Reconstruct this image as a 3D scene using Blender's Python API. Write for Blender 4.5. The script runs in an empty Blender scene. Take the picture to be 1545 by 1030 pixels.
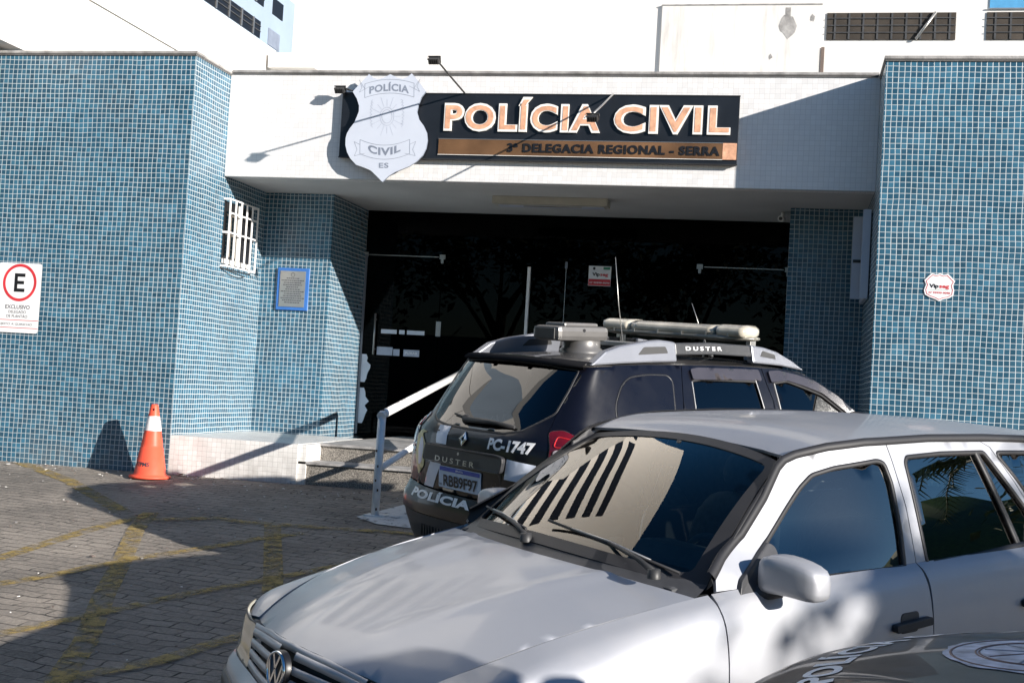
import bpy, bmesh, math, random
import numpy as np
from mathutils import Vector, Matrix, noise
from mathutils.geometry import delaunay_2d_cdt
random.seed(7)
scn = bpy.context.scene
COL = scn.collection
R = math.radians

# ------------------------------------------------------------------ camera, sky, sun, exposure
YAW, PITCH, ROLL = -.2155, .0361, .059
CAMH = 1.062
def cam_axes():
    cy, sy, cp, sp = math.cos(YAW), math.sin(YAW), math.cos(PITCH), math.sin(PITCH)
    f = Vector((sy*cp, cy*cp, sp)); r = Vector((cy, -sy, 0)); u = r.cross(f)
    cr, sr = math.cos(ROLL), math.sin(ROLL)
    return r*cr+u*sr, -r*sr+u*cr, f
cr_, cu_, cf_ = cam_axes()
cam = bpy.data.cameras.new('camera'); cam.lens = 1905.7/1545*36; cam.sensor_width = 36
cam.clip_start = .05; cam.clip_end = 600
camo = bpy.data.objects.new('camera', cam); COL.objects.link(camo)
camo.matrix_world = Matrix(((cr_.x, cu_.x, -cf_.x, 0), (cr_.y, cu_.y, -cf_.y, 0), (cr_.z, cu_.z, -cf_.z, CAMH), (0, 0, 0, 1)))
scn.camera = camo

SUN = Vector((2.0, -1, .67)).normalized()        # towards the sun
world = bpy.data.worlds.new('World'); scn.world = world; world.use_nodes = True
wn = world.node_tree.nodes; wl = world.node_tree.links
sky = wn.new('ShaderNodeTexSky'); sky.sky_type = 'NISHITA'; sky.sun_disc = False
sky.sun_elevation = math.asin(SUN.z); sky.sun_rotation = math.atan2(SUN.x, SUN.y)
sky.air_density = 1.0; sky.dust_density = .4; sky.ozone_density = 4.0
bg = wn['Background']; bg.inputs[1].default_value = .066
hs_ = wn.new('ShaderNodeHueSaturation'); hs_.inputs['Saturation'].default_value = 1.2; wl.new(sky.outputs[0], hs_.inputs['Color']); wl.new(hs_.outputs[0], bg.inputs[0])
sl = bpy.data.lights.new('sun', 'SUN'); sl.energy = 5.0; sl.angle = R(.5); sl.color = (1, .94, .87)
so = bpy.data.objects.new('sun', sl); COL.objects.link(so)
so.rotation_euler = SUN.to_track_quat('Z', 'Y').to_euler(); so.location = (8, -5, 12)
vs = scn.view_settings; vs.view_transform = 'Standard'; vs.look = 'None'; vs.gamma = 1; vs.use_curve_mapping = False
vs.exposure = .92

# ------------------------------------------------------------------ materials
def mat(name): 
    m = bpy.data.materials.new(name); m.use_nodes = True
    return m, m.node_tree.nodes, m.node_tree.links, m.node_tree.nodes['Principled BSDF']
def N(nt, t, **k):
    n = nt.new(t)
    for a, b in k.items():
        if a.startswith('i_'): n.inputs[int(a[2:])].default_value = b
        else: setattr(n, a, b)
    return n
def plain(name, col, rough=.5, metal=0, coat=0, var=.12, scale=6, bump=0, bscale=60, spec=.5, emit=None):
    m, n, l, p = mat(name)
    tc = N(n, 'ShaderNodeTexCoord'); nz = N(n, 'ShaderNodeTexNoise'); nz.inputs['Scale'].default_value = scale; nz.inputs['Detail'].default_value = 6
    l.new(tc.outputs['Object'], nz.inputs['Vector'])
    mr = N(n, 'ShaderNodeMapRange'); mr.inputs[1].default_value = .3; mr.inputs[2].default_value = .7
    mr.inputs[3].default_value = 1-var; mr.inputs[4].default_value = 1+var; l.new(nz.outputs[0], mr.inputs[0])
    mx = N(n, 'ShaderNodeVectorMath', operation='SCALE'); mx.inputs[0].default_value = col[:3]; l.new(mr.outputs[0], mx.inputs['Scale'])
    l.new(mx.outputs[0], p.inputs['Base Color'])
    p.inputs['Roughness'].default_value = rough; p.inputs['Metallic'].default_value = metal
    p.inputs['Coat Weight'].default_value = coat; p.inputs['Coat Roughness'].default_value = .04
    p.inputs['Specular IOR Level'].default_value = spec
    if emit: p.inputs['Emission Color'].default_value = (*emit[0], 1); p.inputs['Emission Strength'].default_value = emit[1]
    if bump:
        nb = N(n, 'ShaderNodeTexNoise'); nb.inputs['Scale'].default_value = bscale; nb.inputs['Detail'].default_value = 4
        l.new(tc.outputs['Object'], nb.inputs['Vector'])
        b = N(n, 'ShaderNodeBump'); b.inputs['Strength'].default_value = bump; b.inputs['Distance'].default_value = .01
        l.new(nb.outputs[0], b.inputs['Height']); l.new(b.outputs[0], p.inputs['Normal'])
    return m

def tile_mat(name, c1, c2, grout, pitch=.05, gw=.10, rough=.22, wob=.0022, dirt=.25, big=True, bumpd=.0015, grime=.10):
    """small square glazed tiles on walls: u runs along the wall, v is height"""
    m, n, l, p = mat(name)
    g = N(n, 'ShaderNodeNewGeometry')
    sp = N(n, 'ShaderNodeSeparateXYZ'); l.new(g.outputs['Position'], sp.inputs[0])
    sn = N(n, 'ShaderNodeSeparateXYZ'); l.new(g.outputs['True Normal'], sn.inputs[0])
    def M(op, a, b=None, c=None):
        q = N(n, 'ShaderNodeMath', operation=op)
        for i, v in enumerate((a, b, c)):
            if v is None: continue
            if isinstance(v, (int, float)): q.inputs[i].default_value = v
            else: l.new(v, q.inputs[i])
        return q.outputs[0]
    ax = M('ABSOLUTE', sn.outputs[0]); side = M('GREATER_THAN', ax, .7)
    az = M('GREATER_THAN', M('ABSOLUTE', sn.outputs[2]), .7)
    u = M('ADD', M('MULTIPLY', sp.outputs[1], side), M('MULTIPLY', sp.outputs[0], M('SUBTRACT', 1, side)))
    v = M('ADD', M('MULTIPLY', sp.outputs[1], az), M('MULTIPLY', sp.outputs[2], M('SUBTRACT', 1, az)))
    # sheets of tiles were pressed on a little unevenly
    nz = N(n, 'ShaderNodeTexNoise'); nz.inputs['Scale'].default_value = 3.2; nz.inputs['Detail'].default_value = 1.5
    l.new(g.outputs['Position'], nz.inputs['Vector'])
    sc = N(n, 'ShaderNodeSeparateColor'); l.new(nz.outputs['Color'], sc.inputs[0])
    u = M('ADD', u, M('MULTIPLY', M('SUBTRACT', sc.outputs[0], .5), wob*9)); v = M('ADD', v, M('MULTIPLY', M('SUBTRACT', sc.outputs[1], .5), wob*9))
    su = M('DIVIDE', u, pitch); sv = M('DIVIDE', v, pitch)
    iu = M('FLOOR', su); iv = M('FLOOR', sv); fu = M('SUBTRACT', su, iu); fv = M('SUBTRACT', sv, iv)
    du = M('ABSOLUTE', M('SUBTRACT', fu, .5)); dv = M('ABSOLUTE', M('SUBTRACT', fv, .5)); d = M('MAXIMUM', du, dv)
    gm = N(n, 'ShaderNodeMapRange'); gm.inputs[1].default_value = .5-gw; gm.inputs[2].default_value = .5-gw+.035; l.new(d, gm.inputs[0])
    def rnd(a, b, s):
        cx = N(n, 'ShaderNodeCombineXYZ'); l.new(a, cx.inputs[0]); l.new(b, cx.inputs[1]); cx.inputs[2].default_value = s
        w = N(n, 'ShaderNodeTexWhiteNoise'); l.new(cx.outputs[0], w.inputs['Vector']); return w
    w = rnd(iu, iv, 1.3)
    pw = M('POWER', w.outputs['Value'], 1.5)
    mix = N(n, 'ShaderNodeMix', data_type='RGBA'); mix.inputs['A'].default_value = (*c1, 1); mix.inputs['B'].default_value = (*c2, 1); l.new(pw, mix.inputs['Factor'])
    out = mix.outputs['Result']
    if big:   # one sheet differs slightly from the next
        w2 = rnd(M('FLOOR', M('DIVIDE', u, pitch*6)), M('FLOOR', M('DIVIDE', v, pitch*6)), 4.7)
        mr = N(n, 'ShaderNodeMapRange'); mr.inputs[3].default_value = .86; mr.inputs[4].default_value = 1.14; l.new(w2.outputs['Value'], mr.inputs[0])
        s = N(n, 'ShaderNodeVectorMath', operation='SCALE'); l.new(out, s.inputs[0]); l.new(mr.outputs[0], s.inputs['Scale']); out = s.outputs[0]
    nd = N(n, 'ShaderNodeTexNoise'); nd.inputs['Scale'].default_value = 1.1; nd.inputs['Detail'].default_value = 8; nd.inputs['Roughness'].default_value = .7
    l.new(g.outputs['Position'], nd.inputs['Vector'])
    gcol = N(n, 'ShaderNodeMix', data_type='RGBA'); gcol.inputs['A'].default_value = (*[c*(1-dirt) for c in grout], 1); gcol.inputs['B'].default_value = (*grout, 1)
    mr2 = N(n, 'ShaderNodeMapRange'); mr2.inputs[1].default_value = .35; mr2.inputs[2].default_value = .6; l.new(nd.outputs[0], mr2.inputs[0]); l.new(mr2.outputs[0], gcol.inputs['Factor'])
    fin = N(n, 'ShaderNodeMix', data_type='RGBA'); l.new(gm.outputs[0], fin.inputs['Factor']); l.new(out, fin.inputs['A']); l.new(gcol.outputs['Result'], fin.inputs['B'])
    dz = N(n, 'ShaderNodeMapRange'); dz.inputs[1].default_value = .0; dz.inputs[2].default_value = .55; dz.inputs[3].default_value = .55; dz.inputs[4].default_value = 0; l.new(sp.outputs[2], dz.inputs[0])
    ds = N(n, 'ShaderNodeTexNoise'); ds.inputs['Scale'].default_value = 2.2; ds.inputs['Detail'].default_value = 9; ds.inputs['Roughness'].default_value = .7; l.new(g.outputs['Position'], ds.inputs['Vector'])
    dm = N(n, 'ShaderNodeMapRange'); dm.inputs[1].default_value = .40; dm.inputs[2].default_value = .72; l.new(ds.outputs[0], dm.inputs[0])
    df = M('ADD', M('MULTIPLY', dz.outputs[0], dm.outputs[0]), M('MULTIPLY', dm.outputs[0], grime))
    fd_ = N(n, 'ShaderNodeMix', data_type='RGBA'); l.new(df, fd_.inputs['Factor']); l.new(fin.outputs['Result'], fd_.inputs['A']); fd_.inputs['B'].default_value = (.16, .145, .125, 1)
    l.new(fd_.outputs['Result'], p.inputs['Base Color'])
    ro = N(n, 'ShaderNodeMapRange'); ro.inputs[3].default_value = rough; ro.inputs[4].default_value = .85; l.new(gm.outputs[0], ro.inputs[0]); l.new(ro.outputs[0], p.inputs['Roughness'])
    # each tile is tilted a hair
    tl = N(n, 'ShaderNodeVectorMath', operation='SUBTRACT'); l.new(w.outputs['Color'], tl.inputs[0]); tl.inputs[1].default_value = (.5, .5, .5)
    ts = N(n, 'ShaderNodeVectorMath', operation='SCALE'); l.new(tl.outputs[0], ts.inputs[0]); ts.inputs['Scale'].default_value = .05
    ta = N(n, 'ShaderNodeVectorMath', operation='ADD'); l.new(ts.outputs[0], ta.inputs[0])
    b = N(n, 'ShaderNodeBump'); b.inputs['Strength'].default_value = 1; b.inputs['Distance'].default_value = bumpd
    l.new(M('SUBTRACT', 1, gm.outputs[0]), b.inputs['Height']); l.new(b.outputs[0], ta.inputs[1])
    nn = N(n, 'ShaderNodeVectorMath', operation='NORMALIZE'); l.new(ta.outputs[0], nn.inputs[0]); l.new(nn.outputs[0], p.inputs['Normal'])
    return m

def glass_mat(name, tint, rf=1.0, rough=0.0, ior=1.5, gc=(1, 1, 1)):
    m, n, l, p = mat(name); n.remove(p); o = n['Material Output']
    tr = N(n, 'ShaderNodeBsdfTransparent'); tr.inputs[0].default_value = (*tint, 1)
    gl = N(n, 'ShaderNodeBsdfGlossy'); gl.inputs[0].default_value = (*gc, 1); gl.inputs['Roughness'].default_value = rough
    fr = N(n, 'ShaderNodeFresnel'); fr.inputs[0].default_value = ior
    mu = N(n, 'ShaderNodeMath', operation='MULTIPLY'); mu.inputs[1].default_value = rf; mu.use_clamp = True; l.new(fr.outputs[0], mu.inputs[0])
    mx = N(n, 'ShaderNodeMixShader'); l.new(mu.outputs[0], mx.inputs[0]); l.new(tr.outputs[0], mx.inputs[1]); l.new(gl.outputs[0], mx.inputs[2])
    l.new(mx.outputs[0], o.inputs[0]); return m

def paving_mat():
    m, n, l, p = mat('paving stone')
    tc = N(n, 'ShaderNodeNewGeometry')
    def L(a, b): l.new(a, b)
    # warp
    nz = N(n, 'ShaderNodeTexNoise'); nz.inputs['Scale'].default_value = 2.6; nz.inputs['Detail'].default_value = 3; L(tc.outputs['Position'], nz.inputs['Vector'])
    sb = N(n, 'ShaderNodeVectorMath', operation='SUBTRACT'); L(nz.outputs['Color'], sb.inputs[0]); sb.inputs[1].default_value = (.5, .5, .5)
    ss = N(n, 'ShaderNodeVectorMath', operation='SCALE'); L(sb.outputs[0], ss.inputs[0]); ss.inputs['Scale'].default_value = .16
    ad = N(n, 'ShaderNodeVectorMath', operation='ADD'); L(tc.outputs['Position'], ad.inputs[0]); L(ss.outputs[0], ad.inputs[1])
    mp = N(n, 'ShaderNodeMapping'); mp.inputs['Rotation'].default_value = (0, 0, R(7)); L(ad.outputs[0], mp.inputs[0])
    br = N(n, 'ShaderNodeTexBrick'); br.offset = .5; br.inputs['Scale'].default_value = 1; br.inputs['Brick Width'].default_value = .21; br.inputs['Row Height'].default_value = .105
    br.inputs['Mortar Size'].default_value = .007; br.inputs['Mortar Smooth'].default_value = .6; br.inputs['Bias'].default_value = 0
    br.inputs['Color1'].default_value = (.2, .2, .2, 1); br.inputs['Color2'].default_value = (.9, .9, .9, 1); br.inputs['Mortar'].default_value = (.5, .5, .5, 1); L(mp.outputs[0], br.inputs[0])
    n1 = N(n, 'ShaderNodeTexNoise'); n1.inputs['Scale'].default_value = 38; n1.inputs['Detail'].default_value = 9; n1.inputs['Roughness'].default_value = .75; L(tc.outputs['Position'], n1.inputs['Vector'])
    n2 = N(n, 'ShaderNodeTexNoise'); n2.inputs['Scale'].default_value = .8; n2.inputs['Detail'].default_value = 6; L(tc.outputs['Position'], n2.inputs['Vector'])
    cr = N(n, 'ShaderNodeValToRGB'); e = cr.color_ramp.elements; e[0].position = .28; e[0].color = (.075, .068, .060, 1); e[1].position = .74; e[1].color = (.48, .415, .345, 1)
    mx = N(n, 'ShaderNodeMath', operation='MULTIPLY_ADD'); L(n1.outputs[0], mx.inputs[0]); mx.inputs[1].default_value = .55
    m2 = N(n, 'ShaderNodeMath', operation='MULTIPLY_ADD'); L(n2.outputs[0], m2.inputs[0]); m2.inputs[1].default_value = .45; m2.inputs[2].default_value = -.06
    sepb = N(n, 'ShaderNodeSeparateColor'); L(br.outputs['Color'], sepb.inputs[0])
    m3 = N(n, 'ShaderNodeMath', operation='MULTIPLY_ADD'); L(sepb.outputs[0], m3.inputs[0]); m3.inputs[1].default_value = .10; L(m2.outputs[0], m3.inputs[2])
    L(m3.outputs[0], mx.inputs[2]); L(mx.outputs[0], cr.inputs[0])
    # joints break up where they are filled with sand
    n4 = N(n, 'ShaderNodeTexNoise'); n4.inputs['Scale'].default_value = 5; n4.inputs['Detail'].default_value = 4; L(tc.outputs['Position'], n4.inputs['Vector'])
    jr = N(n, 'ShaderNodeMapRange'); jr.inputs[1].default_value = .40; jr.inputs[2].default_value = .60; jr.inputs[3].default_value = .15; L(n4.outputs[0], jr.inputs[0])
    jf = N(n, 'ShaderNodeMath', operation='MULTIPLY'); L(br.outputs['Fac'], jf.inputs[0]); L(jr.outputs[0], jf.inputs[1])
    fm = N(n, 'ShaderNodeMix', data_type='RGBA'); L(jf.outputs[0], fm.inputs['Factor']); L(cr.outputs[0], fm.inputs['A']); fm.inputs['B'].default_value = (.022, .02, .018, 1)
    L(fm.outputs['Result'], p.inputs['Base Color']); p.inputs['Roughness'].default_value = .8
    hs = N(n, 'ShaderNodeMath', operation='MULTIPLY_ADD'); L(n1.outputs[0], hs.inputs[0]); hs.inputs[1].default_value = .5
    h2 = N(n, 'ShaderNodeMath', operation='MULTIPLY'); L(br.outputs['Fac'], h2.inputs[0]); h2.inputs[1].default_value = -.9; L(h2.outputs[0], hs.inputs[2])
    b = N(n, 'ShaderNodeBump'); b.inputs['Strength'].default_value = 1; b.inputs['Distance'].default_value = .028; L(hs.outputs[0], b.inputs['Height']); L(b.outputs[0], p.inputs['Normal'])
    return m

def worn_paint(name, col, lo=.42, hi=.62, dirt=.6):
    m, n, l, p = mat(name); o = n['Material Output']
    g = N(n, 'ShaderNodeNewGeometry'); nz = N(n, 'ShaderNodeTexNoise'); nz.inputs['Scale'].default_value = 9; nz.inputs['Detail'].default_value = 9; nz.inputs['Roughness'].default_value = .72
    l.new(g.outputs['Position'], nz.inputs['Vector'])
    mr = N(n, 'ShaderNodeMapRange'); mr.inputs[1].default_value = lo; mr.inputs[2].default_value = hi; l.new(nz.outputs[0], mr.inputs[0])
    n2 = N(n, 'ShaderNodeTexNoise'); n2.inputs['Scale'].default_value = 50; n2.inputs['Detail'].default_value = 5; l.new(g.outputs['Position'], n2.inputs['Vector'])
    c = N(n, 'ShaderNodeMix', data_type='RGBA'); c.inputs['A'].default_value = (*[x*dirt for x in col], 1); c.inputs['B'].default_value = (*col, 1); l.new(n2.outputs[0], c.inputs['Factor'])
    l.new(c.outputs['Result'], p.inputs['Base Color']); p.inputs['Roughness'].default_value = .8
    t = N(n, 'ShaderNodeBsdfTransparent'); mx = N(n, 'ShaderNodeMixShader'); l.new(mr.outputs[0], mx.inputs[0]); l.new(t.outputs[0], mx.inputs[1]); l.new(p.outputs[0], mx.inputs[2]); l.new(mx.outputs[0], o.inputs[0])
    return m

def granite_mat():
    m, n, l, p = mat('speckled granite'); g = N(n, 'ShaderNodeNewGeometry')
    v = N(n, 'ShaderNodeTexVoronoi'); v.inputs['Scale'].default_value = 210; l.new(g.outputs['Position'], v.inputs['Vector'])
    s = N(n, 'ShaderNodeSeparateColor'); l.new(v.outputs['Color'], s.inputs[0])
    cr = N(n, 'ShaderNodeValToRGB'); e = cr.color_ramp.elements; e[0].position = .25; e[0].color = (.07, .065, .06, 1); e[1].position = .6; e[1].color = (.23, .21, .18, 1)
    x = cr.color_ramp.elements.new(.9); x.color = (.36, .33, .29, 1)
    l.new(s.outputs[0], cr.inputs[0]); l.new(cr.outputs[0], p.inputs['Base Color']); p.inputs['Roughness'].default_value = .4
    return m

def car_paint(name, col, metal, rough, coat=1, flake=0, dust=.0, inner=(.02, .02, .022)):
    m, n, l, p = mat(name); o = n['Material Output']
    p.inputs['Specular IOR Level'].default_value = .5 if metal else .25
    p.inputs['Metallic'].default_value = metal; p.inputs['Coat Weight'].default_value = coat; p.inputs['Coat Roughness'].default_value = .03
    tc = N(n, 'ShaderNodeTexCoord'); nz = N(n, 'ShaderNodeTexNoise'); nz.inputs['Scale'].default_value = 3; nz.inputs['Detail'].default_value = 7; nz.inputs['Roughness'].default_value = .65
    l.new(tc.outputs['Object'], nz.inputs['Vector'])
    mr = N(n, 'ShaderNodeMapRange'); mr.inputs[1].default_value = .45; mr.inputs[2].default_value = .75; mr.inputs[3].default_value = dust*.3; mr.inputs[4].default_value = dust; l.new(nz.outputs[0], mr.inputs[0])
    c = N(n, 'ShaderNodeMix', data_type='RGBA'); c.inputs['A'].default_value = (*col, 1); c.inputs['B'].default_value = (.42, .38, .33, 1); l.new(mr.outputs[0], c.inputs['Factor']); l.new(c.outputs['Result'], p.inputs['Base Color'])
    rr = N(n, 'ShaderNodeMapRange'); rr.inputs[1].default_value = .3; rr.inputs[2].default_value = .7; rr.inputs[3].default_value = rough*.85; rr.inputs[4].default_value = rough*1.25; l.new(nz.outputs[0], rr.inputs[0]); l.new(rr.outputs[0], p.inputs['Roughness'])
    cr = N(n, 'ShaderNodeMapRange'); cr.inputs[3].default_value = .02; cr.inputs[4].default_value = .05+dust*.6; l.new(nz.outputs[0], cr.inputs[0]); l.new(cr.outputs[0], p.inputs['Coat Roughness'])
    nb = N(n, 'ShaderNodeTexNoise'); nb.inputs['Scale'].default_value = 900 if flake else 5; nb.inputs['Detail'].default_value = 2; l.new(tc.outputs['Object'], nb.inputs['Vector'])
    b = N(n, 'ShaderNodeBump'); b.inputs['Strength'].default_value = .12 if flake else .05; b.inputs['Distance'].default_value = .0006 if flake else .01; l.new(nb.outputs[0], b.inputs['Height']); l.new(b.outputs[0], p.inputs['Normal'])
    g = N(n, 'ShaderNodeNewGeometry'); d = N(n, 'ShaderNodeBsdfDiffuse'); d.inputs[0].default_value = (*inner, 1)
    mx = N(n, 'ShaderNodeMixShader'); l.new(g.outputs['Backfacing'], mx.inputs[0]); l.new(p.outputs[0], mx.inputs[1]); l.new(d.outputs[0], mx.inputs[2]); l.new(mx.outputs[0], o.inputs[0])
    return m

def stained_white(name, col=(.80, .77, .72), amt=.5):
    m, n, l, p = mat(name); g = N(n, 'ShaderNodeNewGeometry')
    mp = N(n, 'ShaderNodeMapping'); mp.inputs['Scale'].default_value = (3, 3, .35); l.new(g.outputs['Position'], mp.inputs[0])
    nz = N(n, 'ShaderNodeTexNoise'); nz.inputs['Scale'].default_value = 2.2; nz.inputs['Detail'].default_value = 8; nz.inputs['Roughness'].default_value = .7; l.new(mp.outputs[0], nz.inputs['Vector'])
    mr = N(n, 'ShaderNodeMapRange'); mr.inputs[1].default_value = .52; mr.inputs[2].default_value = .75; mr.inputs[4].default_value = amt; l.new(nz.outputs[0], mr.inputs[0])
    c = N(n, 'ShaderNodeMix', data_type='RGBA'); c.inputs['A'].default_value = (*col, 1); c.inputs['B'].default_value = (.33, .3, .27, 1); l.new(mr.outputs[0], c.inputs['Factor'])
    l.new(c.outputs['Result'], p.inputs['Base Color']); p.inputs['Roughness'].default_value = .85
    return m

BLUE = tile_mat('blue glass tile', (.017, .072, .120), (.038, .135, .208), (.58, .64, .66), rough=.25, gw=.075)
WHITE_T = tile_mat('white tile', (.71, .70, .69), (.755, .745, .735), (.56, .55, .545), wob=.001, gw=.040, rough=.3, dirt=.12, big=False, bumpd=.0006, grime=.03)
PLINTH_T = tile_mat('white plinth tile', (.78, .76, .72), (.82, .80, .77), (.30, .28, .26), wob=.002, gw=.035, rough=.35, dirt=.3, big=False, bumpd=.0008)
PAVING = paving_mat()
YELLOW = worn_paint('worn yellow paint', (.44, .31, .09), .40, .62, .55)
WPAINT = worn_paint('worn white paint', (.62, .62, .60), .30, .48, .8)
GRANITE = granite_mat()
SOFFIT = plain('soffit paint', (.50, .50, .49), .8, var=.08, scale=1.5)
COPING = plain('weathered coping', (.30, .29, .28), .85, var=.35, scale=9, bump=.4)
DARKLINE = plain('dark coping line', (.03, .03, .03), .9)  # near-black strip run under each coping
WALLWHITE = stained_white('white render', (.70, .68, .65), .14)
WALLSTAIN = stained_white('streaked white render', (.66, .64, .61), .6)
DIMBROWN = plain('painted garage dimness', (.045, .036, .028), .9, var=.4, scale=2)  # garage dimness put into the colour of flat panels
BARK0 = plain('bare brown render', (.16, .12, .10), .9)
GREYWALL = plain('blue grey render', (.27, .34, .42), .8, var=.06, scale=1)
SIGNBLACK = plain('black sign panel', (.012, .014, .018), .35, var=.3, scale=3)
BRONZE = plain('bronze strip', (.20, .105, .05), .42, metal=.35, var=.35, scale=2.5)
COPPER = plain('peeling copper foil', (.74, .40, .25), .5, metal=.1, var=.25, scale=14, bump=.25, bscale=40)
LETTERWHITE = plain('letter white', (.8, .78, .74), .5, var=.1)
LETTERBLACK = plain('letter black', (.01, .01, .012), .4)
SHIELDW = plain('shield white acrylic', (.54, .58, .66), .3, var=.03, scale=4)
SHIELDGREY = plain('faded grey print', (.20, .23, .29), .5)
SHIELDFAINT = plain('very faded print', (.42, .46, .55), .5)
WHITEPAINT = plain('white enamel', (.78, .77, .75), .35, var=.08, scale=12)
CHIP = plain('rust chip', (.10, .05, .03), .8)
STEEL = plain('brushed steel', (.45, .44, .42), .35, metal=.8, var=.1)
ALU = plain('satin aluminium', (.22, .23, .26), .38, metal=.5, var=.05)
LAMPBLACK = plain('lamp housing', (.03, .03, .03), .5)
SIGNWHITE = plain('sign white', (.80, .80, .80), .4, var=.03)
SIGNRED = plain('sign red', (.58, .035, .045), .4)
SIGNGREEN = plain('sticker green', (.05, .25, .14), .5)
PLAQUEBLUE = plain('plaque blue', (.035, .14, .42), .5)
CONE = plain('traffic cone orange', (.85, .105, .055), .45, var=.08, scale=14, spec=.3)
CONEW = plain('cone white band', (.80, .76, .74), .4)
RUBBER = plain('black rubber', (.018, .018, .02), .55, var=.15)
PLASTIC = plain('dark grey plastic', (.04, .041, .045), .5, var=.15, scale=20)
GARNISH = plain('satin black garnish', (.028, .029, .032), .4, var=.2)
INTERIOR = plain('car interior', (.05, .052, .056), .8, var=.2, scale=12)
SEATMAT = plain('seat fabric', (.06, .065, .075), .9, var=.25, scale=30)
SILVER = car_paint('silver metallic paint', (.37, .385, .42), .45, .5, .45, 1, .20)
BLACKP = car_paint('black police paint', (.003, .0032, .007), 0, .3, .45, 0, .003)
BLACKROOF = car_paint('dusty black roof', (.018, .018, .02), 0, .4, .7, 0, .14)
CHROME = plain('chrome', (.75, .76, .78), .12, metal=1, var=.03)
DARKGLASS = glass_mat('tinted police glass', (.03, .033, .04), 1.35)
SCREEN = glass_mat('windscreen glass', (.72, .84, .82), 1.55, gc=(1, .95, .88))
SIDEGLASS = glass_mat('door glass', (.28, .34, .34), 4.2, gc=(1, .93, .86))
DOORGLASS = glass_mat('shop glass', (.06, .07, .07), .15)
LENS = glass_mat('lens', (.8, .78, .7), 1.2)
HEADLENS = plain('yellowed headlight', (.52, .49, .38), .12, coat=1, var=.25, scale=5)
REDLENS = plain('red lens', (.11, .004, .008), .08, coat=1, var=.3, scale=8)
CLEARLENS = plain('clear lens', (.45, .40, .42), .1, coat=1, var=.3, scale=40)
LIGHTBAR = plain('yellowed clear dome', (.48, .44, .36), .15, coat=1, var=.35, scale=7)
BARBASE = plain('light bar base', (.22, .21, .18), .3, metal=.3, var=.3)
DECAL = plain('white decal', (.66, .70, .78), .3, coat=.5, var=.06)
DECALTXT = plain('white lettering', (.80, .80, .80), .4)
GOLD = plain('gold crest', (.62, .56, .26), .4, var=.4, scale=30)
PLATEW = plain('plate white', (.60, .66, .74), .35, var=.05)
PLATEB = plain('plate blue', (.02, .06, .38), .35)
TWINE = plain('dark text', (.04, .04, .05), .6)

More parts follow.
